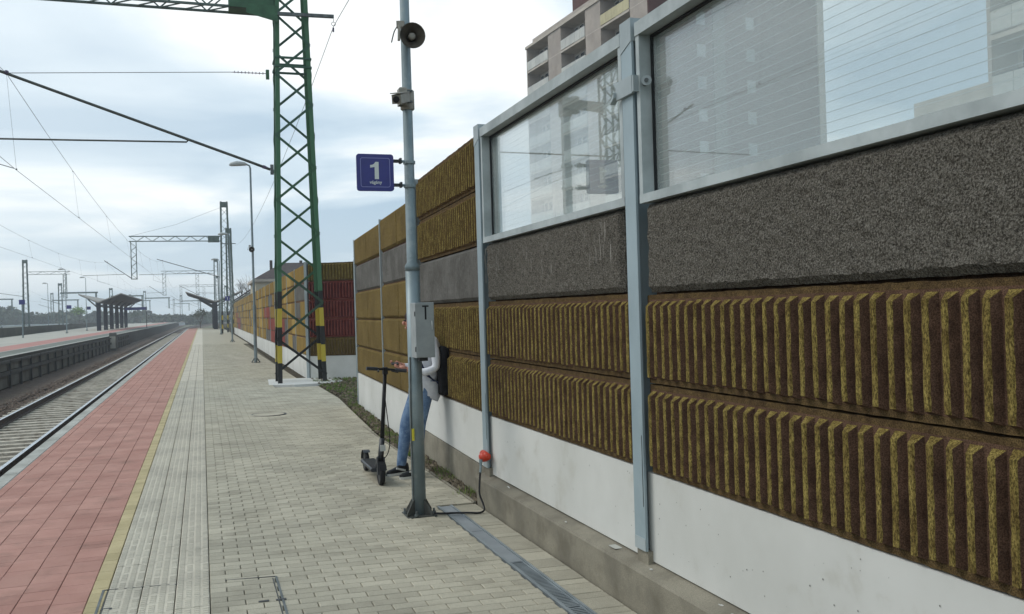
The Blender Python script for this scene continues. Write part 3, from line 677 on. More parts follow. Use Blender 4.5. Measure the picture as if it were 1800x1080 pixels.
# bracket on the post between the two glazed bays
y = 4.69; xw = pf(y)
g = MB(); g.box(xw-.022, xw-.004, y-.10, y+.105, 2.86, 2.96); g.box(xw-.02, xw+.11, y-.118, y-.102, 2.865, 2.955); br = g.build('clamp', steel2_m, bar1)
MB().prism([(y+.10,2.875),(y+.15,2.845),(y+.10,2.905)], xw-.04, xw-.005, axis='x').build('clamp_lug', steel2_m, br)
MB().tube([(xw+.05,y-.11,2.90),(xw+.02,y-.20,2.91)], .012, 8).build('clamp_bolt', galvd_m, br); MB().tube([(xw+.028,y-.185,2.91),(xw+.024,y-.192,2.91)], .028, 12).build('washer_plate', steel2_m, br)
for i in range(6):
    ya, yb = posts[i]+.02, posts[i+1]-.02; z0 = base[i]; k = kind[i]
    xg = lambda y: wallx(y)+.006
    zc = .242 if k == 'G' else (.27 if k == 'R' else -.12)
    flat_box(ya, yb, zc, z0-.004, lambda y: wallx(y)-.002, lambda y: wallx(y)+.10, conc_m, 'concrete_panel', bar1)
    if k == 'R': flat_box(ya+.14, yb, -.12, .262, lambda y: wallx(y)-.012, lambda y: wallx(y)+.10, plinth_m, 'footing_panel', bar1)
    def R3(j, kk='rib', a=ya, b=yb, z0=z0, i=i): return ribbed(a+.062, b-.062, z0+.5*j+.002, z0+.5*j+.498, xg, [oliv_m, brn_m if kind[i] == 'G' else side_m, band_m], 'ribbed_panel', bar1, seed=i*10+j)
    if k == 'G':
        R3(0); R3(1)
        rough_panel(ya+(.17 if i == 2 else .10), yb-.10, z0+1.006, z0+1.492, lambda y: wallx(y)-.02, gry_m, 'grey_panel', bar1, seed=i)
        MB().box(wallx(0)+.0785, wallx(0)+.115, ya+.02, yb-.02, z0+.002, z0+1.497).build('panel_backing', brn_m, bar1)
        zb, zt = z0+1.503, top[i]; xa = 2.325
        fr = MB().box(xa, xa+.13, ya+.075, yb-.075, zb, zb+.048).build('glazing_frame', frame_m, bar1)
        MB().box(xa-.003, xa+.13, ya+.075, yb-.075, zt-.075, zt).build('top_rail', frame_m, fr)
        for (c, d) in ((ya+.075, ya+.115), (yb-.115, yb-.075)): MB().box(xa+.002, xa+.128, c, d, zb+.049, zt-.076).build('side_rail', frame_m, fr)
        for (c, d) in ((ya+.1155, ya+.128), (yb-.128, yb-.1155)): MB().box(xa+.072, xa+.125, c, d, zb+.05, zt-.077).build('gasket', gasket_m, fr)
        MB().box(xa+.068, xa+.125, ya+.129, yb-.129, zt-.088, zt-.077).build('gasket', gasket_m, fr)
        gp = MB().box(xa+.085, xa+.1, ya+.13, yb-.13, zb+.049, zt-.09).build('glass_pane', glass_m, bar1)
        zz = zb+.07
        th0 = None
        while zz < zt-.11:
            mb = MB(); mb.bar((xa+.1035, ya+.13, zz), (xa+.1035, yb-.13, zz), 0.0016, .0022); t0 = mb.build('thread', bpy.data.materials.get('thread') or mat('thread', S(216,222,222), rough=.6), gp); zz += .0415
    elif k == 'R':
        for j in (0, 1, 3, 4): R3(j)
        rough_panel(ya+.15, yb-.05, z0+1.006, z0+1.494, lambda y: wallx(y)-.012, gry2_m, 'grey_panel', bar1, amp=.0025, seed=i)
        MB().prism([(wallx(ya)+.08,ya),(wallx(yb)+.08,yb),(wallx(yb)+.12,yb),(wallx(ya)+.12,ya)], z0+.002, z0+2.48, axis='z').build('panel_backing', brn_m, bar1)
    else:
        for j in (0, 1, 2, 4):
            rough_panel(ya+.01, (ya+yb)/2-.004, z0+.5*j+.006, z0+.5*j+.494, lambda y: wallx(y)-.008, ochre_m, 'ochre_panel', bar1, amp=.0022, seed=i*7+j)
            rough_panel((ya+yb)/2+.004, yb-.01, z0+.5*j+.006, z0+.5*j+.494, lambda y: wallx(y)-.008, ochre_m, 'ochre_panel', bar1, amp=.0022, seed=i*7+j+50)
        rough_panel(ya+.05, yb-.04, z0+1.506, z0+1.994, lambda y: wallx(y)+.004, gry2_m, 'grey_panel', bar1, amp=.002, seed=i)
        flat_box(ya, yb, z0, z0+2.49, lambda y: wallx(y)+.03, lambda y: wallx(y)+.09, brn_m, 'panel_backing', bar1)
# pits in the cast concrete, lime streaks on the grey panels
rg = random.Random(31); g = MB()
for k in range(90):
    y = rg.uniform(1.8, 7.5); z = rg.uniform(.28, .72); s = rg.uniform(.0012, .0035)
    if abs(y-4.69) < .1: continue
    g.quad([(2.3568,y-s,z-s),(2.3568,y+s,z-s*.6),(2.3568,y+s*.8,z+s),(2.3568,y-s*.7,z+s*1.3)])
tag(g.build('air_pits', pit_m, bar1, fixn=False), kind='stuff')
g = MB()
for k in range(34):
    y = rg.choice((rg.uniform(5.9, 6.5), rg.uniform(7.1, 7.5), rg.uniform(4.95, 5.4))); z = 2.2-rg.random()*.22; h = rg.uniform(.03, .12); s = rg.uniform(.002, .005)
    g.quad([(2.303,y-s,z-h),(2.303,y+s*.6,z-h),(2.303,y+s,z),(2.303,y-s,z)])
tag(g.build('lime_streaks', streak_m, bar1, fixn=False), kind='stuff')
# orange cap and cable
cap = thing('earthing_cable', 'black cable with an orange end cap running from barrier post to pole base', 'cable', (2.30, 7.67, .42))
oc = MB(); xo = pf(7.69)-.02
oc.tube([(xo+.01,7.62,.40),(xo-.03,7.62,.40),(xo-.055,7.62,.395)], [.040,.042,.026], 14); oc.tube([(xo,7.56,.41),(xo,7.70,.42)], .032, 10); oc.build('end_cap', orange_m, cap, smooth=True)
MB().tube([(xo-.05,7.60,.385),(xo-.055,7.59,.33),(xo-.065,7.58,.27)], [.018,.011,.010], 8).build('ferrule', galv_m, cap)
cp = [(xo-.065,7.58,.28),(xo-.075,7.57,.20),(xo-.085,7.55,.10),(xo-.07,7.50,.02),(2.22,7.45,-.02),(2.17,7.43,-.034),(2.08,7.45,-.028),(1.98,7.48,-.026),(1.88,7.50,-.024),(1.80,7.52,-.02)]
def smooth_path(P_, n=6):
    P_ = [Vector(p) for p in P_]; out_ = []
    for i in range(len(P_)-1):
        p0, p1, p2, p3 = P_[max(i-1,0)], P_[i], P_[i+1], P_[min(i+2,len(P_)-1)]
        for k in range(n):
            t = k/n; out_.append(.5*((2*p1)+(p2-p0)*t+(2*p0-5*p1+4*p2-p3)*t*t+(3*p1-p0-3*p2+p3)*t**3))
    out_.append(P_[-1]); return out_
MB().tube(smooth_path(cp), .0085, 8).build('cable', cable_m, cap, smooth=True)
MB().tube([(1.80,7.52,-.02),(1.74,7.53,-.005)], .014, 8).build('cable_lug', galvd_m, cap)

# return wall across the gap and the far barrier
def seg_thing(p, q, name, label): return thing(name, label, 'noise barrier', (p[0], p[1], 0)), Vector((q[0]-p[0], q[1]-p[1], 0))
PB, PA = (2.70, 25.05), (4.55, 24.05)
ret = thing('return_barrier', 'short noise barrier with three red ribbed panels standing behind the green mast', 'noise barrier', (PA[0], PA[1], 0))
Lr = math.hypot(PB[0]-PA[0], PB[1]-PA[1]); ang = math.atan2(PB[1]-PA[1], PB[0]-PA[0])
# built along local +Y facing local -X, then turned
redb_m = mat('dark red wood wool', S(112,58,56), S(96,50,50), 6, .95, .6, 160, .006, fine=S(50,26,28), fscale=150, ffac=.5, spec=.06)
W[ret.name] = V(0,0,0)
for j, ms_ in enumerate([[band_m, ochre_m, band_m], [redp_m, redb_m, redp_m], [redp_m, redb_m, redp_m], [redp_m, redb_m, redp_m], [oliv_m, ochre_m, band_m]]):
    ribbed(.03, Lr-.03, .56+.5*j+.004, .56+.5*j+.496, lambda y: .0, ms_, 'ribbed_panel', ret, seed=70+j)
flat_box(.02, Lr-.02, -.12, .555, lambda y: -.01, lambda y: .09, conc_m, 'concrete_panel', ret)
MB().box(.075, .1, .03, Lr-.03, .56, 3.04).build('panel_backing', brn_m, ret)
for yy in (-.03, Lr-1.36, Lr+.03): MB().box(-.05, .13, yy-.035, yy+.035, -.1, 3.09).build('post', steel2_m, ret)
W[ret.name] = V(PA[0], PA[1], 0)
ret.rotation_euler = (0, 0, ang-math.pi/2)
# local -X must face the camera: local +Y runs from PA to PB
far = thing('far_noise_barrier', 'long distant noise barrier of ochre, grey and red panels running along the platform', 'noise barrier', (2.70, 25.2, 0))
fx = lambda y: 2.66+(y-25)*.0068
PAL = {'o': mat('weathered ochre', S(152,126,68), S(132,108,60), 1.2, .95, .5, 160, .006, spec=.05, fine=S(90,72,42), fscale=120, ffac=.5), 'p': mat('weathered pale ochre', S(166,140,82), S(148,124,72), 1.2, .95, .5, 160, .006, spec=.05), 'g': gry2_m, 'r': mat('weathered red', S(138,78,70), S(120,66,60), 1.2, .95, .5, 160, .006, spec=.05)}
rowsc = [ # from the near end, 1.5 m half bays, bottom row first
 'oogogrrrrrggoopooppooppoopooppo','oopogrrgrrroooppoopoopgooppoopo','ogopoogooorrroppoopooppgoopoopo','ggoopooooggoooppooppooppoppoopp','ooopooopoooopooopooopooopooopoo']
for r_, row in enumerate(rowsc):
    for k in range(50):
        c = row[k % len(row)]; y = 25.2+k*1.5; x = fx(y)
        if r_ == 0 and k in (3,): c = 'p'
        m_ = PAL[c]; ins = .012 if c == 'g' else 0
        me_key = 'fp_'+c
        me = bpy.data.meshes.get(me_key)
        if not me:
            mb = MB(); mb.prism([(0,.030),(.022,.008),(.09,.004),(.09,.490),(.022,.478),(0,.458)], .012, 1.488)
            me = bpy.data.meshes.new(me_key); me.from_pydata(mb.v, [], mb.f); me.materials.append(m_)
        piece({'o': 'ochre_panel', 'p': 'ochre_panel', 'g': 'grey_panel', 'r': 'red_panel'}[c], me, (x+ins, y, .56+.5*r_), far)
for k in range(25):
    y = 25.2+k*3; MB().bar((fx(y)-.01,y,.56),(fx(y)-.01,y,3.04),.03,.03).build('post', steel2_m, far)
    flat_box(y+.01, y+2.99, -.12, .555, lambda q: fx(q)-.01, lambda q: fx(q)+.09, conc_m, 'concrete_panel', far)
MB().bar((2.70,25.2,1.8),(fx(100)+.08,100,1.8),.05,2.4).build('panel_backing', brn_m, far)

# ================================================================== PLATFORM LAMPS, SIGNS, POLE FITTINGS
baseplate_m = mat('base steel', S(84,86,82), S(64,64,60), 14, .7, .2, 90, .002, metal=.2)
def lamp_post(x, y, label, zb, facing=-1, grp='lamp posts along the near platform', simple=False):
    t = thing('lamp_post', label, 'lamp post', (x, y, zb), grp)
    n = 8 if simple else 18
    MB().tube([(x,y,zb+.005),(x,y,zb+2.06)], .059, n).build('lower_tube', galv_m, t, smooth=not simple)
    MB().tube([(x,y,zb+2.06),(x,y,zb+2.10),(x,y,zb+2.13),(x,y,zb+7.15),(x+facing*.03,y,zb+7.24),(x+facing*.12,y,zb+7.28)], [.062,.062,.044,.034,.03,.028], n).build('upper_tube', galv_m, t, smooth=not simple)
    MB().tube([(x+facing*.10,y,zb+7.275),(x+facing*.2,y,zb+7.30),(x+facing*.45,y,zb+7.31),(x+facing*.68,y,zb+7.27),(x+facing*.74,y,zb+7.24)], [.03,.07,.10,.07,.02], 10).build('lamp_head', lampw_m, t, smooth=True)
    MB().bev(x-.125, x+.125, y-.125, y+.125, zb-.012, zb+.010, .002).build('base_plate', baseplate_m, t)
    if simple:
        g = MB()
        for dx, dy in ((1,0),(-1,0),(0,1),(0,-1)): g.tube([(x+dx*.15,y+dy*.15,zb+.01),(x+dx*.05,y+dy*.05,zb+.16)], .02, 4)
        g.build('gusset', galvd_m, t); return t
    for a in (35, 125, 215, 305):
        c, s_ = math.cos(R_(a)), math.sin(R_(a)); g = MB(); nx_, ny_ = -s_*.005, c*.005; b = 0
        P_ = [(.05, .01), (.150, .01), (.150, .03), (.082, .125), (.05, .135)]
        for k in (-1, 1):
            for r, z in P_: g.v.append((x+c*r+nx_*k, y+s_*r+ny_*k, zb+z))
        for k in range(5): g.f.append((k, (k+1) % 5, 5+(k+1) % 5, 5+k)); g.m.append(0)
        g.f.append((4,3,2,1,0)); g.m.append(0); g.f.append((5,6,7,8,9)); g.m.append(0)
        g.build('gusset', baseplate_m, t)
        px_, py_ = x+.125*math.cos(R_(a+32)), y+.125*math.sin(R_(a+32))
        g = MB(); g.tube([(px_,py_,zb+.01),(px_,py_,zb+.055)], .009, 8); g.tube([(px_,py_,zb+.012),(px_,py_,zb+.028)], .018, 6); g.build('anchor_bolt', galvd_m, t)
    return t
PX, PY = 1.692, 7.592
lp = lamp_post(PX, PY, 'nearest galvanised lamp post standing in the paving with cabinet and blue sign on it', gz(PX))
lamp_post(1.83, 34.9, 'second galvanised lamp post, just beyond the green lattice mast', gz(1.83), simple=True)
lamp_post(1.90, 64.5, 'third lamp post along the platform, carrying a small blue sign', gz(1.9), simple=True)
lamp_post(1.72, 93, 'fourth and farthest lamp post, in front of the grey mast by the shelter', gz(1.8), simple=True)
MB().box(PX-.056, PX-.036, PY-.060, PY-.052, .60, .70).build('sticker', stick_m, lp)
MB().tube([(PX-.055,PY-.03,.02),(PX-.058,PY-.03,.6),(PX-.05,PY-.04,1.3)], .006, 6).build('cable', galvd_m, lp)

def speaker(x, y, z, label, grp='loudspeakers on the lamp posts'):
    t = thing('loudspeaker', label, 'loudspeaker', (x, y, z), grp)
    c = V(x, y, z); d = V(-.10, -1, -.10).normalized(); prof = [(.0,.030),(.05,.034),(.10,.05),(.145,.085),(.165,.103),(.172,.105)]
    MB().tube([c+d*a for a, _ in prof], [r for _, r in prof], 24, cap=False).build('horn', cream_m, t, smooth=True)
    inn = [(.171,.100),(.14,.078),(.10,.045),(.06,.028)]
    MB().tube([c+d*a for a, _ in inn], [r for _, r in inn], 24, cap=False).build('horn_inside', horn_m, t, smooth=True)
    MB().tube([c+d*.06, c+d*.135, c+d*.15], [.03,.03,.022], 16).build('centre_plug', cream_m, t, smooth=True)
    MB().tube([c-d*.10, c-d*.09, c+d*.02], [.035,.045,.045], 14).build('driver_housing', cream_m, t, smooth=True)
    MB().bar(c+V(-.10,.05,.13), c+V(-.04,.03,.13), .06, .05).build('mount_box', cream_m, t)
    MB().bar(c+V(-.09,.0,.12), c+V(-.10,-.02,-.02), .018, .03).build('bracket', cream_m, t)
    MB().tube(smooth_path([c+V(-.10,.03,.11), c+V(-.13,.02,.06), c+V(-.155,.02,-.03)], 4), .005, 6).build('cable', cable_m, t)
    return t
speaker(1.712, 7.50, 3.955, 'round horn loudspeaker facing the camera high on the nearest lamp post')
c2 = speaker(1.80, 34.78, 4.12, 'horn loudspeaker on the second lamp post, left of the green mast')
# surveillance camera
t = thing('security_camera', 'grey box security camera on the nearest lamp post below the loudspeaker', 'camera', (1.64, 7.5, 3.46))
MB().bar((1.655,7.50,3.47),(1.515,7.19,3.375),.075,.072).build('housing', cream_m, t)
MB().bar((1.65,7.49,3.508),(1.50,7.16,3.415),.085,.008).build('sun_shield', cream_m, t)
MB().tube([(1.517,7.195,3.375),(1.508,7.175,3.37)], .026, 10).build('lens', black_m, t)
MB().tube([(PX,PY,3.38),(PX,PY,3.39),(PX,PY,3.54),(PX,PY,3.55)], [.05,.06,.06,.05], 16).build('pole_collar', cream_m, t, smooth=True)
MB().bev(1.60, 1.668, 7.48, 7.56, 3.40, 3.55, .012).build('junction_box', cream_m, t)
for z in (3.53, 3.44): MB().box(PX-.03, PX+.03, PY-.075, PY-.058, z-.008, z+.008).build('clamp_screw', galvd_m, t)

def rrect(x0, x1, z0, z1, r, n=5):
    P_ = []
    for cx_, cz_, a0 in ((x1-r, z0+r, -90), (x1-r, z1-r, 0), (x0+r, z1-r, 90), (x0+r, z0+r, 180)):
        for k in range(n+1): a = R_(a0+90*k/n); P_.append((cx_+r*math.cos(a), cz_+r*math.sin(a)))
    return P_
def text_mesh(txt, size, name, m, parent, loc, bold=0):
    cu = bpy.data.curves.new(name, 'FONT'); cu.body = txt; cu.size = size; cu.align_x = 'CENTER'; cu.extrude = .0008; cu.offset = bold
    o = bpy.data.objects.new(name, cu); COL.objects.link(o); dg = bpy.context.evaluated_depsgraph_get()
    me = bpy.data.meshes.new_from_object(o.evaluated_get(dg)); bpy.data.objects.remove(o); me.materials.clear(); me.materials.append(m)
    n = bpy.data.objects.new(name, me); COL.objects.link(n); n.parent = parent; n.rotation_euler = (R_(90), 0, 0); n.location = Vector(loc)-W[parent.name]; return n
def track_sign(x0, x1, z0, z1, y, label, simple=False):
    t = thing('track_sign', label, 'sign', ((x0+x1)/2, y, z0), 'blue track number signs')
    MB().prism(rrect(x0, x1, z0, z1, .024), y, y+.02).build('sign_panel', blue_m, t)
    s_ = (x1-x0)/.308; w_ = .0048*s_; i = .031*s_
    fr_ = MB(); A = rrect(x0+i, x1-i, z0+i, z1-i, .018); B = rrect(x0+i+w_, x1-i-w_, z0+i+w_, z1-i-w_, .014)
    for k in range(len(A)): q = (k+1) % len(A); fr_.quad([(A[k][0],y-.0012,A[k][1]),(A[q][0],y-.0012,A[q][1]),(B[q][0],y-.0012,B[q][1]),(B[k][0],y-.0012,B[k][1])])
    fr_.build('white_border', mat_bd, t, fixn=False)
    cx_ = (x0+x1)/2+.004; zc = z0+.098*s_; h = .142*s_; ww = .034*s_
    MB().prism([(cx_-ww*.28,zc),(cx_+ww*.72,zc),(cx_+ww*.72,zc+h),(cx_-ww*.05,zc+h),(cx_-ww*.35,zc+h*.90),(cx_-ww*.8,zc+h*.83),(cx_-ww*1.35,zc+h*.81),(cx_-ww*1.35,zc+h*.66),(cx_-ww*.28,zc+h*.70)], y-.002, y-.0006).build('numeral_one', signw_m, t)
    text_mesh('vágány', .038*s_, 'lettering', signw_m, t, (cx_-.002, y-.0012, z0+.060*s_), .0006)
    for z in (z1-.05, z0+.055):
        MB().bar((x1-.03,y+.03,z),(x1+.075,y+.03,z),.02,.026).build('arm', dark_m, t)
        MB().box(x1+.055,x1+.072,y+.005,y+.055,z-.02,z+.024).build('clamp', dark_m, t)
        MB().tube([(x1+.07,y+.03,z),(x1+.10,y+.04,z)], .012, 8).build('clamp_bolt', galv_m, t)
        MB().tube([(PX if not simple else x1+.15, y+.09, z-.012),(PX if not simple else x1+.15, y+.09, z+.012)], .052, 16).build('pole_band', galv_m, t)
mat_bd = mat('sign border', S(130,134,180), rough=.4)
track_sign(1.232, 1.540, 2.683, 2.988, 7.50, 'blue square sign with white 1 on the nearest lamp post')
track_sign(1.50, 1.80, 2.75, 3.05, 64.4, 'tiny blue track sign on the third lamp post far down the platform', True)

# grey cabinet with T
t = thing('electrical_cabinet', 'grey metal cabinet marked T strapped to the nearest lamp post', 'cabinet', (1.72, 7.45, 1.30))
MB().bev(1.652, 1.808, 7.345, 7.53, 1.30, 1.752, .004).build('housing', box_m, t)
MB().box(1.658, 1.804, 7.338, 7.3445, 1.306, 1.747).build('door', box_m, t)
for z in (1.37, 1.66): MB().box(1.6475, 1.6515, 7.35, 7.37, z-.02, z+.02).build('hinge', dark_m, t)
g = MB(); g.box(1.709,1.762,7.3365,7.3375,1.716,1.728); g.box(1.7285,1.7425,7.3365,7.3375,1.612,1.7158); g.build('letter_t', black_m, t)
g = MB(); g.tube([(1.784,7.330,1.60),(1.786,7.322,1.57),(1.786,7.325,1.53)], [.006,.008,.005], 8); g.build('handle', lampw_m, t)
MB().box(1.69, 1.76, 7.40, 7.50, 1.27, 1.30).build('cable_gland', dark_m, t)

# ================================================================== LATTICE MASTS
def mast(x, y, zb, H, hw0, hw1, hd0, hd1, label, m_leg, m_br, cell0=.93, cell1=.72, grp='lattice catenary masts', detail=True, ztop=None):
    t = thing('catenary_mast', label, 'mast', (x, y, zb), grp)
    W_ = lambda z: (hw0+(hw1-hw0)*min(1,(z-zb)/H), hd0+(hd1-hd0)*min(1,(z-zb)/H))
    lw = .108 if detail else .15
    def corner(sx_, sy_, z): a, b = W_(z); return V(x+sx_*a, y+sy_*b, z)
    for sx_, sy_ in ((-1,-1),(1,-1),(1,1),(-1,1)):
        MB().angle(corner(sx_,sy_,zb), corner(sx_,sy_,zb+H), (-sx_,0,0), (0,-sy_,0), lw, .014).build('leg', m_leg, t)
    z = zb+.18; i = 0; rest = MB()
    faces = [((-1,-1),(1,-1)),((1,1),(-1,1)),((-1,1),(-1,-1)),((1,-1),(1,1))]
    while z < zb+H-.5:
        c = cell0+(cell1-cell0)*(z-zb)/9.5 if detail else .85; z2 = min(z+c, zb+H)
        for fi, (p, q) in enumerate(faces):
            flip = i % 2
            a, b = (p, q) if flip else (q, p)
            A, B = corner(*a, z), corner(*b, z2)
            off = V(0, -.008 if fi == 0 else (.008 if fi == 1 else 0), 0)+V(-.008 if fi == 2 else (.008 if fi == 3 else 0), 0, 0)
            if detail: MB().bar(A+off, B+off, (.062, .05)[fi > 1], .008, up=(0,1,0) if fi < 2 else (1,0,0)).build('diagonal_brace', m_br, t)
            else: rest.bar(A+off, B+off, .05, .03)
        z = z2; i += 1
    if not detail: rest.build('bracing', m_br, t)
    for zz in ([zb+8.0, zb+8.22, zb+H-.15] if detail else [zb+H-.3]):
        for fi, (p, q) in enumerate(faces): MB().bar(corner(*p, zz), corner(*q, zz), .05, .05 if detail else .5).build('cross_bar', m_br, t)
    return t
def beam(xa, xb_, y, z0, hh, dd, m_, parent, step=.55, name='beam'):
    g = MB(); n = max(2, int(abs(xb_-xa)/step)); dx = (xb_-xa)/n
    for sy_ in (-1, 1):
        for z in (z0, z0+hh): g.bar((xa,y+sy_*dd/2,z),(xb_,y+sy_*dd/2,z), .055, .055)
    for i in range(n):
        x0, x1 = xa+i*dx, xa+(i+1)*dx
        for sy_ in (-1, 1):
            g.bar((x0,y+sy_*dd/2,z0 if i % 2 else z0+hh),(x1,y+sy_*dd/2,z0+hh if i % 2 else z0), .03, .03)
        for z in (z0, z0+hh): g.bar((x0,y-dd/2,z),(x1,y+dd/2,z), .028, .028)
    return g.build(name, m_, parent)
def drop(x, y, z1, z0, wd, m_, parent):
    g = MB()
    for sx_ in (-1,1):
        for sy_ in (-1,1): g.bar((x+sx_*wd/2,y+sy_*wd/2,z0),(x+sx_*wd/2,y+sy_*wd/2,z1), .05, .05, up=(0,1,0))
    z = z0; k = 0
    while z < z1-.2:
        s_ = 1 if k % 2 else -1
        for sy_ in (-1,1): g.bar((x-s_*wd/2,y+sy_*wd/2,z),(x+s_*wd/2,y+sy_*wd/2,min(z+.4,z1)), .03, .03); g.bar((x+sy_*wd/2,y-s_*wd/2,z),(x+sy_*wd/2,y+s_*wd/2,min(z+.4,z1)), .03, .03)
        z += .4; k += 1
    g.box(x-wd/2-.05, x+wd/2+.05, y-wd/2-.05, y+wd/2+.05, z0-.06, z0)
    return g.build('drop_post', m_, parent)
def cantilever(xm, xw, y, z0, z1, zh, label, r=.03, side=-1, zs=7.73):
    """tube arm from post at xm up to the carrying wire above the track at xw"""
    t = thing('cantilever_arm', label, 'cantilever arm', (xm, y, z0), 'cantilever arms carrying the overhead wires')
    ex = xw+side*1.5*(.5 if abs(xm-xw) < 4 else 1)
    k = (z1-z0)/(xw-xm)
    pts_ = [(xm+side*.02,y,z0),(xm+side*.5,y,z0+k*side*.5),(xw,y,z1),(ex*.35+xw*.65,y,z1+k*(ex-xw)*.35)]
    MB().tube(pts_, r, 10).build('arm_tube', tubew_m, t, smooth=True)
    MB().tube([(xm+side*.02,y,z0),(xm+side*.16,y,z0+k*side*.16),(xm+side*.2,y,z0+k*side*.2)], [r*.6,r*1.3,r*1.3], 8).build('insulator', insul_m, t)
    xh = xm+(zh+.06-z0)/k
    MB().tube([(xh,y,zh+.06),(xh+side*.05,y,zh),(xw+side*2.2,y,zh-.07)], r*.62, 8).build('registration_tube', tubew_m, t, smooth=True)
    MB().tube([(xw+side*.9,y,zh-.06),(xw+side*.9,y,5.55),(xw+.1,y,5.24)], .009, 6).build('steady_arm', wire_m, t)
    if zs:
        MB().tube([(xm+side*.9,y,zs-.01),(xw,y,z1+.01)], .008, 6).build('stay_wire', wire_m, t)
        ins = MB()
        for q in range(9): a = xm+side*(.12+q*.085); ins.tube([(a,y,zs),(a+side*.02,y,zs)], .028, 8)
        ins.bar((xm,y,zs),(xm+side*.9,y,zs-.01),.014,.014); ins.build('stay_insulator', insul_m, t)
        MB().box(xm-.06 if side < 0 else xm-.02, xm+.02 if side < 0 else xm+.06, y-.04, y+.04, zs-.14, zs+.09).build('stay_bracket', green_m, t)
    MB().ball((xw,y,z1+.02), .06, 8).build('wire_clamp', insul_m, t)
    return t

# green mast
m1 = mast(2.365, 24.05, -.03, 13.4, .605, .33, .46, .27, 'green lattice mast with yellow and black striped feet on a concrete base', leg_m, brace_m)
fb = thing('mast_foundation', 'pale flat concrete foundation slab under the green lattice mast', 'foundation', (2.3, 24, -.05))
MB().prism([(1.52,23.35),(2.1,22.95),(3.05,23.0),(3.35,23.5),(3.2,25.1),(1.62,25.3)], -.14, -.028, axis='z').build('slab', conc_m, fb)
beam(2.0, -6.9, 24.05, 9.42, .52, .5, gr2_m, m1)
MB().box(.85, 1.93, 23.74, 24.36, 9.40, 10.0).build('beam_gusset', green_m, m1)
MB().prism([(1.25,9.2),(2.0,9.02),(2.0,9.42),(1.25,9.42)], 23.5, 23.53).build('beam_bracket', green_m, m1)
MB().bar((1.5,23.56,9.23),(3.40,23.56,9.27),.08,.08).build('feeder_arm', galvd_m, m1)
drop(-6.45, 24.05, 9.42, 5.72, .42, gr2_m, m1)
MB().box(1.72,1.80,23.55,23.6,5.2,5.45).build('arm_bracket', galvd_m, m1)
cantilever(1.74, -4.10, 23.6, 5.33, 7.42, 5.96, 'long grey tube arm reaching left over the track from the green mast', r=.034)
cantilever(-6.66, -8.9, 24.0, 5.85, 7.4, 6.2, 'tube arm on the drop post beyond the left edge of the green mast beam', zs=None)
brace_dummy = None
# next masts
m2 = mast(2.45, 99, -.05, 13.6, .56, .36, .45, .3, 'tall grey green lattice mast at the far end of the near platform', leg2_m, gr2_m, detail=False)
beam(2.0, -6.7, 99, 9.5, .5, .5, gr2_m, m2, step=.7); drop(-6.3, 99, 9.5, 5.75, .5, gr2_m, m2)
MB().box(.8, 1.9, 98.7, 99.3, 9.38, 9.98).build('beam_gusset', gr2_m, m2)
MB().bar((2,98.6,9.2),(3.5,98.6,9.2),.08,.08).build('feeder_arm', galvd_m, m2)
MB().tube([(2.0,98.9,12.9),(-2.2,98.9,11.2),(-6.6,98.9,10.0)], .012, 5).build('stay_wire', wire_m, m2)
m2b = mast(3.05, 107, -.05, 11.6, .42, .3, .42, .3, 'shorter lattice mast standing close behind the tall grey green mast', leg2_m, gr2_m, detail=False)
cantilever(1.90, -3.62, 98.6, 5.75, 7.5, 6.2, 'tube arm over the near track at the far grey mast', r=.035, zs=None)
cantilever(-6.55, -8.75, 98.8, 5.8, 7.4, 6.2, 'tube arm on the drop post of the far grey mast', r=.035, zs=None)
for k, (yy, lab) in enumerate(((172, 'third lattice mast down the line, behind the shelter roof'), (246, 'fourth lattice mast down the line, faint and small'), (322, 'fifth lattice mast down the line, near the bend'))):
    dx = tcx(yy); mm = mast(2.6+dx, yy, -.9, 13, .5, .35, .45, .3, lab, gr2_m, gr2_m, detail=False)
    beam(2.2+dx, -6.6+dx, yy, 9.5, .5, .5, gr2_m, mm, step=1.2); drop(-6.1+dx, yy, 9.5, 5.8, .5, gr2_m, mm); drop(-.6+dx, yy, 9.5, 5.8, .5, gr2_m, mm)
    g = MB().tube([(-6.3+dx,yy,5.85),(-8.6+dx,yy,7.4)], .04, 6).tube([(-.8+dx,yy,5.85),(-3.6+dx,yy,7.4)], .04, 6).tube([(-6.3+dx,yy,6.3),(-9+dx,yy,6.2)], .025, 5); g.build('arm', tubew_m, mm)
mL = mast(-27.3, 168, -.9, 12.9, .5, .35, .45, .3, 'lattice mast beyond the far platform at the left edge, beam to its right', gr2_m, gr2_m, detail=False)
beam(-26.8, -20.6, 168, 9.55, .45, .5, gr2_m, mL, step=1.0); drop(-21.4, 168, 9.5, 5.6, .5, gr2_m, mL)
MB().tube([(-27.8,168,6.0),(-32.5,168,6.8)], .04, 6).build('arm', tubew_m, mL)
far_specs = [(-31,235,11.5,'lattice mast left of the far shelter, thin and pale'),(-22.5,262,11,'lattice mast just right of the far shelter roof'),(-18,330,12,'distant mast between shelter and track, left one'),(-8,400,12,'distant mast near the bend of the track'),
             (-28,410,13,'distant mast right of the far shelter, paler'),(-1,470,13,'distant hazy mast over the bend'),(10,560,13,'farthest hazy mast, right of the bend'),(-14,520,13,'farthest hazy mast, left of the bend'),(-60,300,12,'distant mast above the woodland at the left'),(-46,330,12,'distant mast above the bright green tree')]
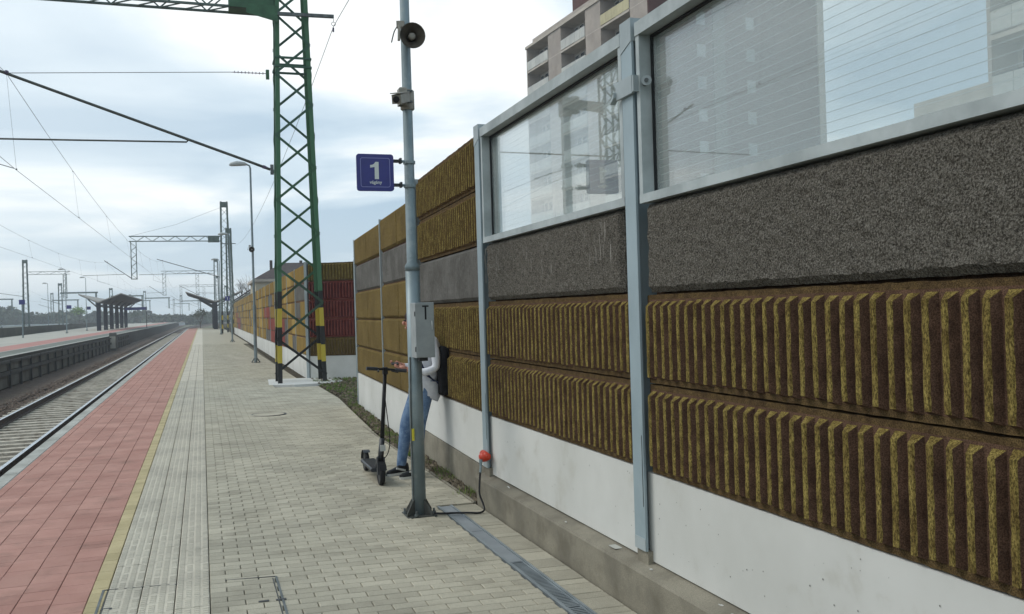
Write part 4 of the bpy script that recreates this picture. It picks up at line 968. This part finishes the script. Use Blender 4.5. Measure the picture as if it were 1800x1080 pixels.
for (xx, yy, hh_, lab) in far_specs:
    mm = mast(xx, yy, -.9, hh_, .5, .4, .4, .3, lab, gr2_m, gr2_m, detail=False, grp='distant masts along the line')
    g = MB().bar((xx,yy,hh_*.72),(xx+8,yy,hh_*.72),.35,.35).bar((xx+7.6,yy,hh_*.72),(xx+7.6,yy,hh_*.42),.35,.35).tube([(xx,yy,hh_*.5),(xx-4,yy,hh_*.62)], .06, 5); g.build('beam', gr2_m, mm)

# overhead wires
def cat_wire(name, pts_, r, label, grp): 
    t = MB().tube(pts_, r, 5, cap=False).build(name, wire_m); W[t.name] = V(0,0,0); return tag(t, label, 'overhead wire', grp)
def span(x0, y0, x1, y1, z, sag, n=14):
    return [(x0+(x1-x0)*k/n, y0+(y1-y0)*k/n, z-sag*4*(k/n)*(1-k/n)) for k in range(n+1)]
def line(xs, ys, zs, sag, zc, nm, r=.006):
    P_ = []; C_ = []
    for i in range(len(ys)-1):
        P_ += span(xs[i], ys[i], xs[i+1], ys[i+1], zs, sag)[0 if i == 0 else 1:]; C_ += [(xs[i]+.15, ys[i], zc)]
    C_.append((xs[-1]+.15, ys[-1], zc))
    a = cat_wire('carrying_wire', P_, r, 'sagging carrying wire over '+nm, 'overhead wires along the tracks')
    b = cat_wire('contact_wire', C_, r, 'straight contact wire hanging over '+nm, 'overhead wires along the tracks')
    g = MB()
    for (x, y, z) in P_[::2]:
        if 0 < y < 180: 
            xc = C_[0][0]
            for i in range(len(ys)-1):
                if ys[i] <= y <= ys[i+1]: xc = C_[i][0]+(C_[i+1][0]-C_[i][0])*(y-ys[i])/(ys[i+1]-ys[i])
            g = MB(); g.tube([(x,y,z),(xc,y,zc)], .0028, 4, cap=False); g.ball((xc,y,zc+.02), .022, 6); g.ball((x,y,z-.02), .02, 6); g.build('dropper', wire_m, a)
Ys_ = [-52, 23.6, 98.6, 172, 246, 322, 400]
line([-3.6,-4.1,-3.62,-4.1+tcx(172),-3.7+tcx(246),-4.1+tcx(322),-3.7+tcx(400)], Ys_, 7.42, 1.25, 5.2, 'the near track')
line([-8.7,-8.9,-8.75,-8.9,-8.7+tcx(246),-8.9+tcx(322),-8.7+tcx(400)], Ys_, 7.4, 1.25, 5.2, 'the second track')
line([-25,-26,-26.5,-26.8,-27], [-50,30,100,168,240], 7.0, 1.2, 5.2, 'the tracks beyond the far platform')
cat_wire('feeder_wire', span(3.9,-50,3.39,23.56,9.02,1.0)+span(3.39,23.56,3.45,98.6,9.0,1.2)[1:], .008, 'thin feeder wire running from the right arm of the green mast', 'overhead wires along the tracks')
t = thing('wire_hanger', 'small ring hanger and clamp at the right end of the green mast arm', 'hanger', (3.39, 23.56, 9.2))
g = MB(); ring = [(3.39+.05*math.cos(a*math.pi/8), 23.56, 9.08+.05*math.sin(a*math.pi/8)) for a in range(17)]; g.tube(ring, .007, 6); g.bar((3.39,23.56,9.23),(3.39,23.56,9.12),.012,.012); g.build('ring', galvd_m, t)
MB().box(3.36, 3.40, 23.53, 23.59, 8.88, 8.98).build('clamp', insul_m, t)

# ================================================================== KICK SCOOTER
sx0 = 1.645
t = thing('kick_scooter', 'dark electric kick scooter parked beside the nearest lamp post', 'scooter', (sx0, 9.3, -.033))
def wheel(x, y, z, r, wd, name):
    ro = thing_part = MB()
    P_ = []
    n = 22; prof = [(-.5,.80),(-.5,.93),(-.3,1.0),(.3,1.0),(.5,.93),(.5,.80)]; b = 0
    for k in range(n):
        a = 2*math.pi*k/n
        for (u, q) in prof: ro.v.append((x+u*wd, y+math.cos(a)*r*q, z+math.sin(a)*r*q))
    for k in range(n):
        for i in range(len(prof)): c = (i+1) % len(prof); ro.f.append((k*6+i, k*6+c, ((k+1) % n)*6+c, ((k+1) % n)*6+i)); ro.m.append(0)
    w_ = ro.build(name, black_m, t, smooth=True)
    MB().tube([(x-wd*.38,y,z),(x+wd*.38,y,z)], r*.78, 18).build('hub', scoot_m, w_)
    return w_
wheel(sx0-.005, 9.05, .075, .108, .048, 'front_wheel'); wheel(sx0+.0, 9.95, .072, .104, .046, 'rear_wheel')
MB().prism(rrect(sx0-.078, sx0+.078, .075, .115, .015, 3), 9.20, 9.84).build('deck', scoot_m, t)
MB().box(sx0-.06, sx0+.06, 9.24, 9.80, .1155, .119).build('grip_mat', black_m, t)
MB().prism([(9.06,.14),(9.20,.075),(9.30,.075),(9.30,.115),(9.14,.24),(9.08,.24)], sx0-.025, sx0+.025, axis='x').build('neck', scoot_m, t)
for s_ in (-1, 1):
    MB().bar((sx0+s_*.033,9.05,.07),(sx0+s_*.033,9.075,.24),.012,.05,up=(0,1,0)).build('fork_blade', scoot_m, t)
    MB().bar((sx0+s_*.033,9.95,.07),(sx0+s_*.033,9.80,.095),.012,.04).build('rear_stay', scoot_m, t)
g = MB(); n = 9
for k in range(n):
    a0, a1 = R_(20+k*15), R_(20+(k+1)*15)
    g.quad([(sx0-.035,9.05+.125*math.cos(a0),.075+.125*math.sin(a0)),(sx0+.035,9.05+.125*math.cos(a0),.075+.125*math.sin(a0)),(sx0+.035,9.05+.125*math.cos(a1),.075+.125*math.sin(a1)),(sx0-.035,9.05+.125*math.cos(a1),.075+.125*math.sin(a1))])
g.build('front_fender', black_m, t, fixn=False)
g = MB()
for k in range(8):
    a0, a1 = R_(5+k*15), R_(5+(k+1)*15)
    g.quad([(sx0-.036,9.95+.122*math.cos(a0),.072+.122*math.sin(a0)),(sx0+.036,9.95+.122*math.cos(a0),.072+.122*math.sin(a0)),(sx0+.036,9.95+.122*math.cos(a1),.072+.122*math.sin(a1)),(sx0-.036,9.95+.122*math.cos(a1),.072+.122*math.sin(a1))])
g.build('rear_fender', scoot_m, t, fixn=False)
MB().tube([(sx0-.0,9.085,.20),(sx0+.03,9.12,.42)], [.030,.027], 12).build('stem_base', scoot_m, t, smooth=True)
MB().tube([(sx0+.028,9.12,.40),(sx0+.095,9.205,1.07)], [.021,.019], 12).build('stem', black_m, t, smooth=True)
MB().box(sx0+.07, sx0+.115, 9.16, 9.235, 1.055, 1.125).build('stem_head', black_m, t)
MB().tube([(1.56,9.17,1.122),(1.62,9.185,1.115),(1.745,9.20,1.105),(1.88,9.185,1.088),(1.945,9.17,1.08)], .0125, 10).build('handlebar', black_m, t, smooth=True)
MB().tube([(1.545,9.168,1.124),(1.66,9.188,1.112)], .019, 10).build('grip', scoot_m, t); MB().tube([(1.84,9.186,1.094),(1.955,9.168,1.079)], .019, 10).build('grip', scoot_m, t)
MB().tube([(1.665,9.17,1.10),(1.655,9.11,1.09)], .01, 6).build('bell', scoot_m, t)
MB().tube([(1.80,9.17,1.085),(1.86,9.13,1.07)], .007, 6).build('brake_lever', black_m, t)
MB().tube(smooth_path([(1.71,9.16,.95),(1.72,9.08,.70),(1.74,9.06,.42),(1.72,9.08,.27),(1.66,9.10,.20)], 5), .005, 6).build('brake_cable', cable_m, t, smooth=True)
MB().bar((sx0+.05,9.50,.08),(sx0+.14,9.52,-.03),.012,.014).build('kickstand', galvd_m, t)
MB().box(sx0+.0, sx0+.05, 9.06, 9.075, .30, .36).build('reflector', lampw_m, t)

# ================================================================== PERSON
def skinned(name, verts, edges, radii, mats, parent, assign=None, sub=2):
    me = bpy.data.meshes.new(name); o_ = W[parent.name]
    me.from_pydata([(Vector(v)-o_) for v in verts], edges, []); o = bpy.data.objects.new(name, me); COL.objects.link(o)
    o.modifiers.new('skin', 'SKIN'); o.modifiers.new('sub', 'SUBSURF').levels = sub
    for i, r in enumerate(radii):
        sv = me.skin_vertices[0].data[i]; sv.radius = r if isinstance(r, tuple) else (r, r); sv.use_root = (i == 0)
    dg = bpy.context.evaluated_depsgraph_get(); m2_ = bpy.data.meshes.new_from_object(o.evaluated_get(dg)); bpy.data.objects.remove(o)
    m2_.materials.clear()
    for m_ in mats: m2_.materials.append(m_)
    for p in m2_.polygons:
        p.use_smooth = True; p.material_index = assign(p.center+o_) if assign else 0
    n = bpy.data.objects.new(name, m2_); COL.objects.link(n); n.parent = parent; W[n.name] = o_; return n
pt = thing('person', 'person in pale sweater and blue jeans leaning on the wall behind the lamp post', 'person', (2.1, 9.48, -.04))
vs = [(2.20,9.48,.88),(2.24,9.48,1.05),(2.27,9.48,1.22),(2.27,9.48,1.36),(2.22,9.48,1.45),(2.135,9.48,1.53),(2.105,9.48,1.595),(2.10,9.48,1.645),   # 0-7 trunk, neck, head
      (2.26,9.31,1.37),(2.285,9.26,1.23),(2.285,9.25,1.09),(2.17,9.27,1.045),(2.05,9.32,1.07),(1.985,9.34,1.09),                                     # 8-13 near arm
      (2.26,9.65,1.37),(2.29,9.70,1.10),(2.03,9.58,1.10),(1.975,9.55,1.12),                                                                       # 14-17 far arm
      (2.19,9.39,.84),(2.11,9.37,.49),(2.08,9.35,.0),(2.17,9.58,.84),(2.03,9.60,.50),(1.955,9.62,.0)]                                           # 18-23 legs
ed = [(0,1),(1,2),(2,3),(3,4),(4,5),(5,6),(6,7),(3,8),(8,9),(9,10),(10,11),(11,12),(12,13),(3,14),(14,15),(15,16),(16,17),(0,18),(18,19),(19,20),(0,21),(21,22),(22,23)]
rd = [(.115,.15),(.10,.14),(.11,.155),(.10,.14),.052,(.078,.085),(.086,.095),(.06,.065),.062,.050,.046,.043,.034,.024,.062,.046,.034,.024,.100,.074,.05,.100,.076,.05]
def reg(c):
    if c.z > 1.455: return 2
    if c.x < 2.02 and c.z > .95: return 2
    if c.z < .93: return 1
    return 0
skinned('body', vs, ed, rd, [sweat_m, jean_m, skin_m], pt, reg)
g = MB(); g.ball((2.115,9.48,1.62), .098, 14, sc3=(1.02,.92,.98)); hb = g.build('hair', hair_m, pt, smooth=True)
g = MB(); g.ball((2.068,9.48,1.57), .07, 12, sc3=(.75,.95,1.25)); g.ball((2.005,9.48,1.56), .016, 8, sc3=(1.2,.8,1.4)); g.ball((2.025,9.48,1.51), .02, 8, sc3=(.6,1.3,.5)); fc = g.build('face', skin_m, pt, smooth=True)
for s_ in (-1, 1):
    MB().ball((2.018,9.48+s_*.03,1.585), .011, 8).build('eye', shoe_m, fc); MB().ball((2.11,9.48+s_*.088,1.565), .024, 8, sc3=(.8,.4,1.2)).build('ear', skin_m, fc)
# hem of the sweater and cuffs
MB().tube([(2.195,9.48,.79),(2.20,9.48,.80),(2.22,9.48,.95)], [.165,.172,.16], 18, cap=False).build('sweater_hem', sweat_m, pt, smooth=True)
def hand(px_, py_, pz_, s_, name='hand'):
    g = MB(); g.tube([(px_,py_,pz_),(px_-.035,py_,pz_+.006),(px_-.075,py_,pz_+.008)], [.022,.032,.028], 10)
    for k, ln in enumerate((.062,.072,.066,.05)):
        dy = (k-1.5)*.016; a = V(px_-.07, py_+dy, pz_+.006)
        g.tube([a, a+V(-ln*.45,0,.012), a+V(-ln*.75,s_*.012,.03), a+V(-ln*.7,s_*.02,.046)], [.0085,.0082,.0075,.006], 7)
    g.tube([(px_-.02,py_+s_*.02,pz_+.012),(px_-.045,py_+s_*.036,pz_+.028),(px_-.065,py_+s_*.03,pz_+.045)], [.0105,.0095,.0075], 7)
    return g.build(name, skin_m, pt, smooth=True)
hand(1.995, 9.345, 1.09, 1); hand(1.985, 9.545, 1.12, -1)
def shoe(ax, ay, dx, dy):
    d = V(dx, dy, 0).normalized(); n_ = V(-d.y, d.x, 0); a = V(ax, ay, -.038)
    up_ = MB(); P_ = [(-.07,.033,.10),(-.05,.038,.095),(.0,.042,.10),(.06,.044,.072),(.12,.045,.052),(.17,.036,.042),(.195,.016,.03)]
    n = 10
    for (u, wd, h) in P_:
        for k in range(n):
            q = math.pi*k/(n-1); up_.v.append(tuple(a+d*u+n_*wd*math.cos(q)+V(0,0,.022+h*math.sin(q)**.8*.9)))
    for i in range(len(P_)-1):
        for k in range(n-1): up_.f.append((i*n+k,i*n+k+1,(i+1)*n+k+1,(i+1)*n+k)); up_.m.append(0)
    up_.f.append(tuple(range(n))); up_.m.append(0); up_.f.append(tuple((len(P_)-1)*n+k for k in range(n))); up_.m.append(0)
    o = up_.build('shoe', shoe_m, pt, smooth=True)
    sl = [a+d*u+n_*(wd+.004)*s_ for s_, seq in ((1, P_), (-1, P_[::-1])) for (u, wd, h) in seq]
    MB().prism([(p.x, p.y) for p in sl], a.z, a.z+.026, axis='z').build('sole', sole_m, o)
    c = a+d*.05
    MB().bar(c+n_*.046+V(0,0,.040)-d*.06, c+n_*.040+V(0,0,.075)+d*.05, .012, .02).build('side_stripe', sole_m, o)
    return o
shoe(2.065, 9.33, -.96, -.25); shoe(1.965, 9.60, -.9, -.42)
t = thing('backpack', 'black backpack on the back of the person leaning on the wall', 'backpack', (2.38, 9.48, .80))
g = MB(); P_ = rrect(2.325, 2.436, .79, 1.31, .04, 5)
for yy, sh in ((9.25,.03),(9.28,.008),(9.48,0),(9.62,.008),(9.66,.03)):
    for (x, z) in P_: cx_, cz_ = 2.385, 1.05; k = 1-sh*6; g.v.append((cx_+(x-cx_)*k, yy, cz_+(z-cz_)*(1-sh*2)))
n = len(P_)
for i in range(4):
    for k in range(n): g.f.append((i*n+k,i*n+(k+1)%n,(i+1)*n+(k+1)%n,(i+1)*n+k)); g.m.append(0)
g.f.append(tuple(range(n))); g.m.append(0); g.f.append(tuple(4*n+k for k in range(n))); g.m.append(0)
g.build('bag', pack_m, t, smooth=True)
for yy in (9.36, 9.60): MB().tube(smooth_path([(2.34,yy,1.28),(2.25,yy,1.42),(2.15,yy-.01,1.34),(2.14,yy-.01,1.15),(2.24,yy,.98),(2.34,yy,.92)], 4), .016, 6).build('strap', navy_m, t, smooth=True)
MB().box(2.35, 2.41, 9.243, 9.252, .9, 1.15).build('side_pocket', pack_m, t)
t = thing('smartphone', 'dark smartphone held in the hands of the leaning person', 'phone', (1.91, 9.44, 1.14))
MB().bar((1.885,9.40,1.135),(1.90,9.50,1.15),.075,.009).build('phone_body', shoe_m, t)

# ================================================================== SHELTERS
def shelter(x, y, zb, ln, xl, xr_, zv, zt, label, ncol=5, sgn='blue'):
    t = thing('platform_shelter', label, 'shelter', (x, y, zb), 'butterfly roofed platform shelters')
    th = .14
    for (a, b) in ((xl, x), (x, xr_)):
        za, zb2 = (zt, zv) if a == xl else (zv, zt)
        MB().prism([(a,za),(b,zb2),(b,zb2+th),(a,za+th)], y, y+ln).build('roof_wing', shelt_m, t)
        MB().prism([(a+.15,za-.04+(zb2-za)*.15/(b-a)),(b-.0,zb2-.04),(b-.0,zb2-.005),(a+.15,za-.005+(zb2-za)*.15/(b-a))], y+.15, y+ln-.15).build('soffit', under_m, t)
    for k in range(ncol):
        yy = y+.6+k*(ln-1.2)/(ncol-1); MB().box(x-.26, x+.26, yy-.15, yy+.15, zb, zv).build('column', col_m, t)
        MB().bar((x,yy,zv-.7),(xl*.55+x*.45,yy,zv+(zt-zv)*.5),.12,.16).build('rafter', under_m, t); MB().bar((x,yy,zv-.7),(xr_*.55+x*.45,yy,zv+(zt-zv)*.5),.12,.16).build('rafter', under_m, t)
    for k in range(ncol-1):
        yy = y+.6+(k+.5)*(ln-1.2)/(ncol-1); MB().box(x-.35, x+.35, yy-.7, yy+.7, zb+.40, zb+.46).build('bench', under_m, t)
    return t
shelter(1.80, 133, 0, 20, -2.05, 5.4, 3.75, 5.15, 'pale butterfly roofed shelter at the far end of the near platform', 5)
shelter(-12.75, 130, zf, 46, -15.05, -9.95, 3.95, 5.05, 'pale V roofed shelter with dark columns on the far platform', 6)
# far platform lamps and signs
for (x, y, lab) in ((-22.3, 156, 'farthest and smallest lamp post on the far platform, just right of the left mast'), (-14.6, 115, 'lamp post on the far platform between the left mast and the shelter'), (-14.9, 137, 'lamp post on the far platform closest to the left of the shelter')):
    lamp_post(x, y, lab, zf, facing=-1, grp='lamp posts on the far platform', simple=True)
for (x, y, z, lab) in ((-15.1, 91, 3.3, 'small sign on a thin pole of the far platform, nearest the left edge'), (-14.3, 115, 3.1, 'small dark blue sign on the lamp post between left mast and shelter'), (-14.6, 137, 3.2, 'small dark sign on the lamp post closest to the far shelter'), (-9.5, 150, 3.1, 'wide dark blue name board hanging right of the far shelter')):
    t = thing('platform_sign', lab, 'sign', (x, y, z), 'signs on the far platform'); wd = .24 if x < -12 else 1.6
    MB().box(x-wd, x+wd, y-.04, y+.04, z, z+.42).build('sign_panel', blue_m, t)
    if x > -12:
        for s_ in (-1, 1): MB().bar((x+s_*1.5,y,z+.5),(x+s_*1.5,y,zf+.05),.09,.09).build('leg', dark_m, t)
    elif y == 91: MB().tube([(x,y+.06,zf),(x,y+.06,z+.3)], .06, 8).build('pole', galv_m, t)
    else: MB().bar((x-.4,y,z+.3),(x-wd-.05,y,z+.3),.05,.05).build('arm', dark_m, t)

# ================================================================== BUILDINGS
gwf_m = mat('gable window frame', S(150,148,142), rough=.7); gpane_m = mat('curtained window', S(120,128,130), S(168,170,166), .25, .5, rand=.3)
def apartment(x, y, rot, bays, bay, storeys, h, ztop, depth, label, gable=True, blk=True):
    t = thing('apartment_block', label, 'apartment block', (x, y, 0)); W[t.name] = V(0,0,0); t.rotation_euler = (0, 0, rot)
    Lf = bays*bay; rec = bay*.66; z0 = ztop-storeys*h
    MB().box(1.5, depth-.1, -Lf+.4, -.02, -.5, ztop-.3).build('core', bldin_m, t)
    MB().box(-.12, depth, -Lf-.0, .1, ztop-.28, ztop).build('roof_slab', slab_m, t)
    MB().box(.5, depth-.4, -Lf+.5, -.6, ztop+.003, ztop+.75).build('roof_parapet', bldg_m, t)
    if blk: MB().box(1.2, 7, -Lf*.62, -Lf*.36, ztop+.76, ztop+3.2).build('lift_house', brick_b, t)
    shared = {}
    def sh(nm, fn, m_):
        if nm not in shared:
            mb = MB(); fn(mb); me = bpy.data.meshes.new(nm); me.from_pydata(mb.v, [], mb.f); me.materials.append(m_); shared[nm] = me
        return shared[nm]
    pw = (rec-.3)/5
    def pc(nm, me, x_, y_, z_):
        o = bpy.data.objects.new(nm, me); COL.objects.link(o); o.parent = t; o.location = (x_, y_, z_); return o
    for b in range(bays):
        u0 = -b*bay
        MB().box(0, 1.5, u0-bay+.0, u0-rec, -.5, ztop-.28).build('facade_pier', bldg_m, t)
        MB().box(-.02, 1.5, u0-.22, u0-.01, -.5, ztop-.281).build('party_wall', bldg_m, t)
        for s_ in range(storeys):
            z = z0+s_*h
            if z < -.5: continue
            pc('balcony_slab', sh('balcony_slab', lambda m_: m_.box(-.10, 1.49, -rec, -.23, -.2, 0), slab_m), 0, u0, z)
            ym = bpany_m if (b == 2 and s_ == storeys-1) else bpan_m
            for k in range(5):
                pc('balcony_panel', sh('balcony_panel'+ym.name, lambda m_: m_.box(-.06, -.02, -pw+.03, 0, .10, 1.06), ym), 0, u0-.26-k*pw, z)
            pc('handrail', sh('handrail', lambda m_: m_.box(-.07, -.01, -rec+.02, -.24, 1.08, 1.13), dark_m), 0, u0, z)
            for k in range(4):
                w_ = pc('window', sh('window', lambda m_: m_.box(1.42, 1.49, -pw*.82, 0, .95, 2.35), wfr_m), 0, u0-.5-k*pw*1.12, z)
                o = bpy.data.objects.new('pane', sh('pane', lambda m_: m_.box(1.40, 1.418, -pw*.74, -.08, 1.03, 2.27), pane_m)); COL.objects.link(o); o.parent = w_
        for s_ in range(storeys): 
            z = z0+s_*h; MB().box(-.006, .02, u0-bay+.01, u0-rec-.01, z-.03, z+.01).build('pier_joint', bldin_m, t)
    # gable end towards the camera
    MB().box(.02, depth-.45, -Lf-.16, -Lf+.39, -.5, ztop-.285).build('gable_wall', brick_b if gable else bldg_m, t)
    MB().box(depth-.45, depth+.25, -Lf-.30, -Lf+.39, -.5, ztop-.284).build('corner_pier', slab_m, t)
    if gable:
        MB().box(6.4, 7.6, -Lf-.32, -Lf-.165, -.5, ztop-.29).build('gable_recess', wing_m, t)
        for s_ in range(storeys):
            z = z0+s_*h
            for xx in (5.2, 10.4):
                w_ = pc('window', sh('gwindow', lambda m_: m_.box(-.45, .45, -.03, 0, 1.0, 2.1), gwf_m), xx, -Lf-.17, z)
                o = bpy.data.objects.new('pane', sh('gpane', lambda m_: m_.box(-.40, .40, -.045, -.031, 1.05, 2.05), gpane_m)); COL.objects.link(o); o.parent = w_
    W[t.name] = V(x, y, 0); return t
apartment(34.7, 94.9, R_(4), 3, 8.45, 11, 2.8, 30.4, 18.4, 'tall beige apartment block with balconies and a dark brown gable behind the glazed barrier')
apartment(32.8, 31.1, R_(2), 2, 8.45, 11, 2.82, 32.6, 12, 'nearer apartment block with grey balconies at the right edge seen through the glass', gable=False, blk=False)
t = thing('low_building', 'low pale flat roofed building seen through the glass between the two blocks', 'building', (48, 36, 0))
MB().box(40.0, 56, 31.5, 43.3, -.5, 12.1).build('wall', bldg_m, t); MB().box(39.7, 56.3, 31.2, 43.0, 12.105, 12.9).build('roof_band', slab_m, t)
for k in range(5): MB().box(39.94, 39.998, 32.3+k*2.1, 33.7+k*2.1, 9.6, 11.2).build('window', pane_m, t)
# house beyond the barrier
t = thing('house', 'cream house with dark hipped roof showing over the far barrier', 'house', (9, 112, 0))
MB().box(5.9, 15, 108, 120, -.2, 5.55).build('wall', cream2_m, t)
MB().box(5.55, 15.4, 107.6, 120.4, 5.551, 5.82).build('cornice', slab_m, t)
g = MB(); A = [(5.6,107.7,5.83),(15.3,107.7,5.83),(15.3,120.3,5.83),(5.6,120.3,5.83)]; r0, r1_ = (9.4,114,8.0),(12.4,114,8.0)
g.quad([A[0],A[1],r1_,r0]); g.quad([A[1],A[2],r1_]); g.quad([A[2],A[3],r0,r1_]); g.quad([A[3],A[0],r0]); g.build('roof', roof_m, t)
for k in range(6):
    wq = MB().box(6.5+k*1.35, 7.2+k*1.35, 107.93, 107.995, 2.4, 4.3).build('window', wfr_m, t); MB().box(6.57+k*1.35, 7.13+k*1.35, 107.90, 107.928, 2.47, 4.23).build('pane', pane_m, wq)
for (x, y) in ((8.0,113),(11.6,114),(13.6,114)): MB().box(x-.15, x+.15, y-.3, y+.3, 6.2, 8.25).build('chimney', roof_m, t)
# gable dormer
g = MB(); g.prism([(10.2,5.84),(11.6,7.0),(13.0,5.84)], 107.2, 111); g.build('gable', cream2_m, t)
t = thing('small_roof', 'dark low roof with a small white gable left of the cream house', 'house', (7, 150, 0))
MB().prism([(5.2,-.2),(12,-.2),(12,4.2),(8.6,6.3),(5.2,4.2)], 150, 162).build('walls', cream2_m, t); MB().prism([(4.9,4.1),(8.6,6.45),(12.3,4.1),(12.3,4.3),(8.6,6.7),(4.9,4.3)], 149.6, 162.4).build('roof', roof_m, t)

# ================================================================== TREES
def branchy(name, x, y, z, h, label, seed, m_=bark_m, levels=5, leafm=None, nleaf=0):
    rg = random.Random(seed); t = thing(name, label, 'tree', (x, y, z)); tr_ = MB(); br_ = MB(); lf = MB()
    def grow(p, d, ln, r, lv):
        q = p+d*ln; (tr_ if lv == 0 else br_).tube([p, (p+q)/2+V(rg.uniform(-1,1),rg.uniform(-1,1),0)*ln*.06, q], [r, r*.82, r*.62], 5 if lv < 2 else 3, cap=False)
        if lv >= levels:
            if leafm:
                for _ in range(nleaf):
                    c = q+V(rg.gauss(0,1),rg.gauss(0,1),rg.gauss(0,.8))*h*.055; s_ = h*.022*rg.uniform(.6,1.4); a = V(rg.uniform(-1,1),rg.uniform(-1,1),rg.uniform(-1,1)).normalized(); b = a.cross(V(rg.uniform(-1,1),rg.uniform(-1,1),1)).normalized()
                    lf.quad([c-a*s_, c+b*s_*.7, c+a*s_, c-b*s_*.7])
            return
        for k in range(3 if lv < 3 else 2):
            nd = (d+V(rg.uniform(-1,1),rg.uniform(-1,1),rg.uniform(-.15,.75))*.75).normalized(); grow(q, nd, ln*rg.uniform(.62,.82), r*.6, lv+1)
    grow(V(x,y,z), V(0,0,1), h*.26, h*.02, 0)
    tr_.build('trunk', m_, t, fixn=False); br_.build('branches', m_, t, fixn=False)
    if leafm: lf.build('crown', leafm, t, fixn=False)
    return t
branchy('bare_tree', 7.5, 170, -.3, 11, 'bare branching tree left of the cream house behind the far barrier', 3)
branchy('bare_tree', 10.5, 178, -.3, 10, 'second bare tree just right of the first, nearer the cream house', 4)
branchy('bare_tree', 5.0, 190, -.3, 8, 'small bare tree lowest and leftmost over the far barrier', 5)
branchy('broadleaf_tree', -34.6, 300, -.9, 8.2, 'bright green leafy tree left of the far shelter', 6, leafm=leafb_m, nleaf=16, levels=4)
branchy('broadleaf_tree', -20.5, 330, -.9, 6.5, 'small dark green bush right of the far shelter', 8, leafm=leaf_m, nleaf=14, levels=4)
branchy('shrub', -.3, 186, -.9, 5.2, 'dark grey green shrub at the end of the near platform', 9, leafm=leafd_m, nleaf=12, levels=4)
# woodland on the horizon
g = MB(); rg = random.Random(77)
def crown(cx_, cy_, zb, r, h, n, sz):
    for _ in range(n):
        a = rg.uniform(0, 6.283); u = rg.random()**.4; zz = rg.random(); rr = r*u*math.sqrt(max(.05, 1-(zz*1.0-.25)**2))
        c = V(cx_+math.cos(a)*rr, cy_+math.sin(a)*rr, zb+h*zz*(1-.25*u)); s_ = sz*rg.uniform(.5,1.3)
        p = V(rg.uniform(-1,1),rg.uniform(-1,1),rg.uniform(-1,1)).normalized(); q = p.cross(V(rg.uniform(-1,1),.3,rg.uniform(-1,1))).normalized()
        g.quad([c-p*s_, c+q*s_, c+p*s_, c-q*s_])
x = -175
while x < 8:
    y = 385+rg.uniform(-25, 45)+(x*.15); hgt = (8.8 if x < -62 else 6.6 if x < -20 else 4.6)+rg.uniform(-1.2,1.2); crown(x, y, -1, rg.uniform(4,7), hgt, 420, .8); x += rg.uniform(2.2, 4.5)
x = 8
while x < 140: crown(x, 520+rg.uniform(-30,30), -1, 8, rg.uniform(6,9), 160, 1.3); x += rg.uniform(5,9)
tag(g.build('woodland', leafd_m, fixn=False), 'belt of grey green woodland along the horizon left of the track', 'woodland', kind='stuff')
g = MB()
for k in range(14): y = 70+k*14; x = e1(y)-.8; x2 = e1(y+14)-.8; g.bar((x,y,.75),(x2,y+14,.75), .5, .9)
tag(g.build('low_hedge', hedge_m), 'low dark hedge along the back edge of the far platform', 'hedge')
t = thing('pale_shed', 'long low pale shed behind the far platform at the left edge', 'shed', (-44, 190, -1))
MB().box(-58, -36.5, 190, 196, -1, .9).build('wall', shed_m, t); MB().box(-58.3, -36.3, 189.8, 196.2, .91, 1.25).build('roof', bpan_m, t)
for k in range(14): MB().box(-57.5+k*1.5, -57.35+k*1.5, 189.93, 189.995, -.9, .88).build('post', wallf_m, t)
t = thing('pale_shed', 'second, fainter low shed right of the first one', 'shed', (-33, 240, -1))
MB().box(-44, -31, 240, 246, -1, .9).build('wall', bpan_m, t); MB().box(-44.2, -30.8, 239.8, 246.2, .91, 1.2).build('roof', shed_m, t)
for k, (x, y) in enumerate(((-14,300),(-12,330),(-7,350),(-18,360),(6,420))):
    t = thing('white_hut', ['small white hut nearest beside the far tracks','white hut second from the left beside the far tracks','white hut in the middle of the bend','white hut behind the first one, leftmost','farthest white hut at the right of the bend'][k], 'hut', (x,y,-1), 'white huts beside the far tracks')
    MB().box(x-1.1, x+1.1, y-1, y+1, -1, .1).build('wall', shed_m, t); MB().prism([(x-1.25,.1),(x+1.25,.1),(x,.5)], y-1.2, y+1.2).build('roof', slab_m, t)

# ================================================================== HAZE
hm = bpy.data.materials.new('haze'); hm.use_nodes = True; ht = hm.node_tree; ht.nodes.clear()
ho = ht.nodes.new('ShaderNodeOutputMaterial'); hv = ht.nodes.new('ShaderNodeVolumePrincipled')
hv.inputs['Color'].default_value = (.86, .93, 1, 1); hv.inputs['Density'].default_value = .0008; hv.inputs['Anisotropy'].default_value = .2
ht.links.new(hv.outputs[0], ho.inputs['Volume'])
tag(MB().box(-400, 400, -80, 1400, -2.2, 37).build('haze', hm), kind='stuff')
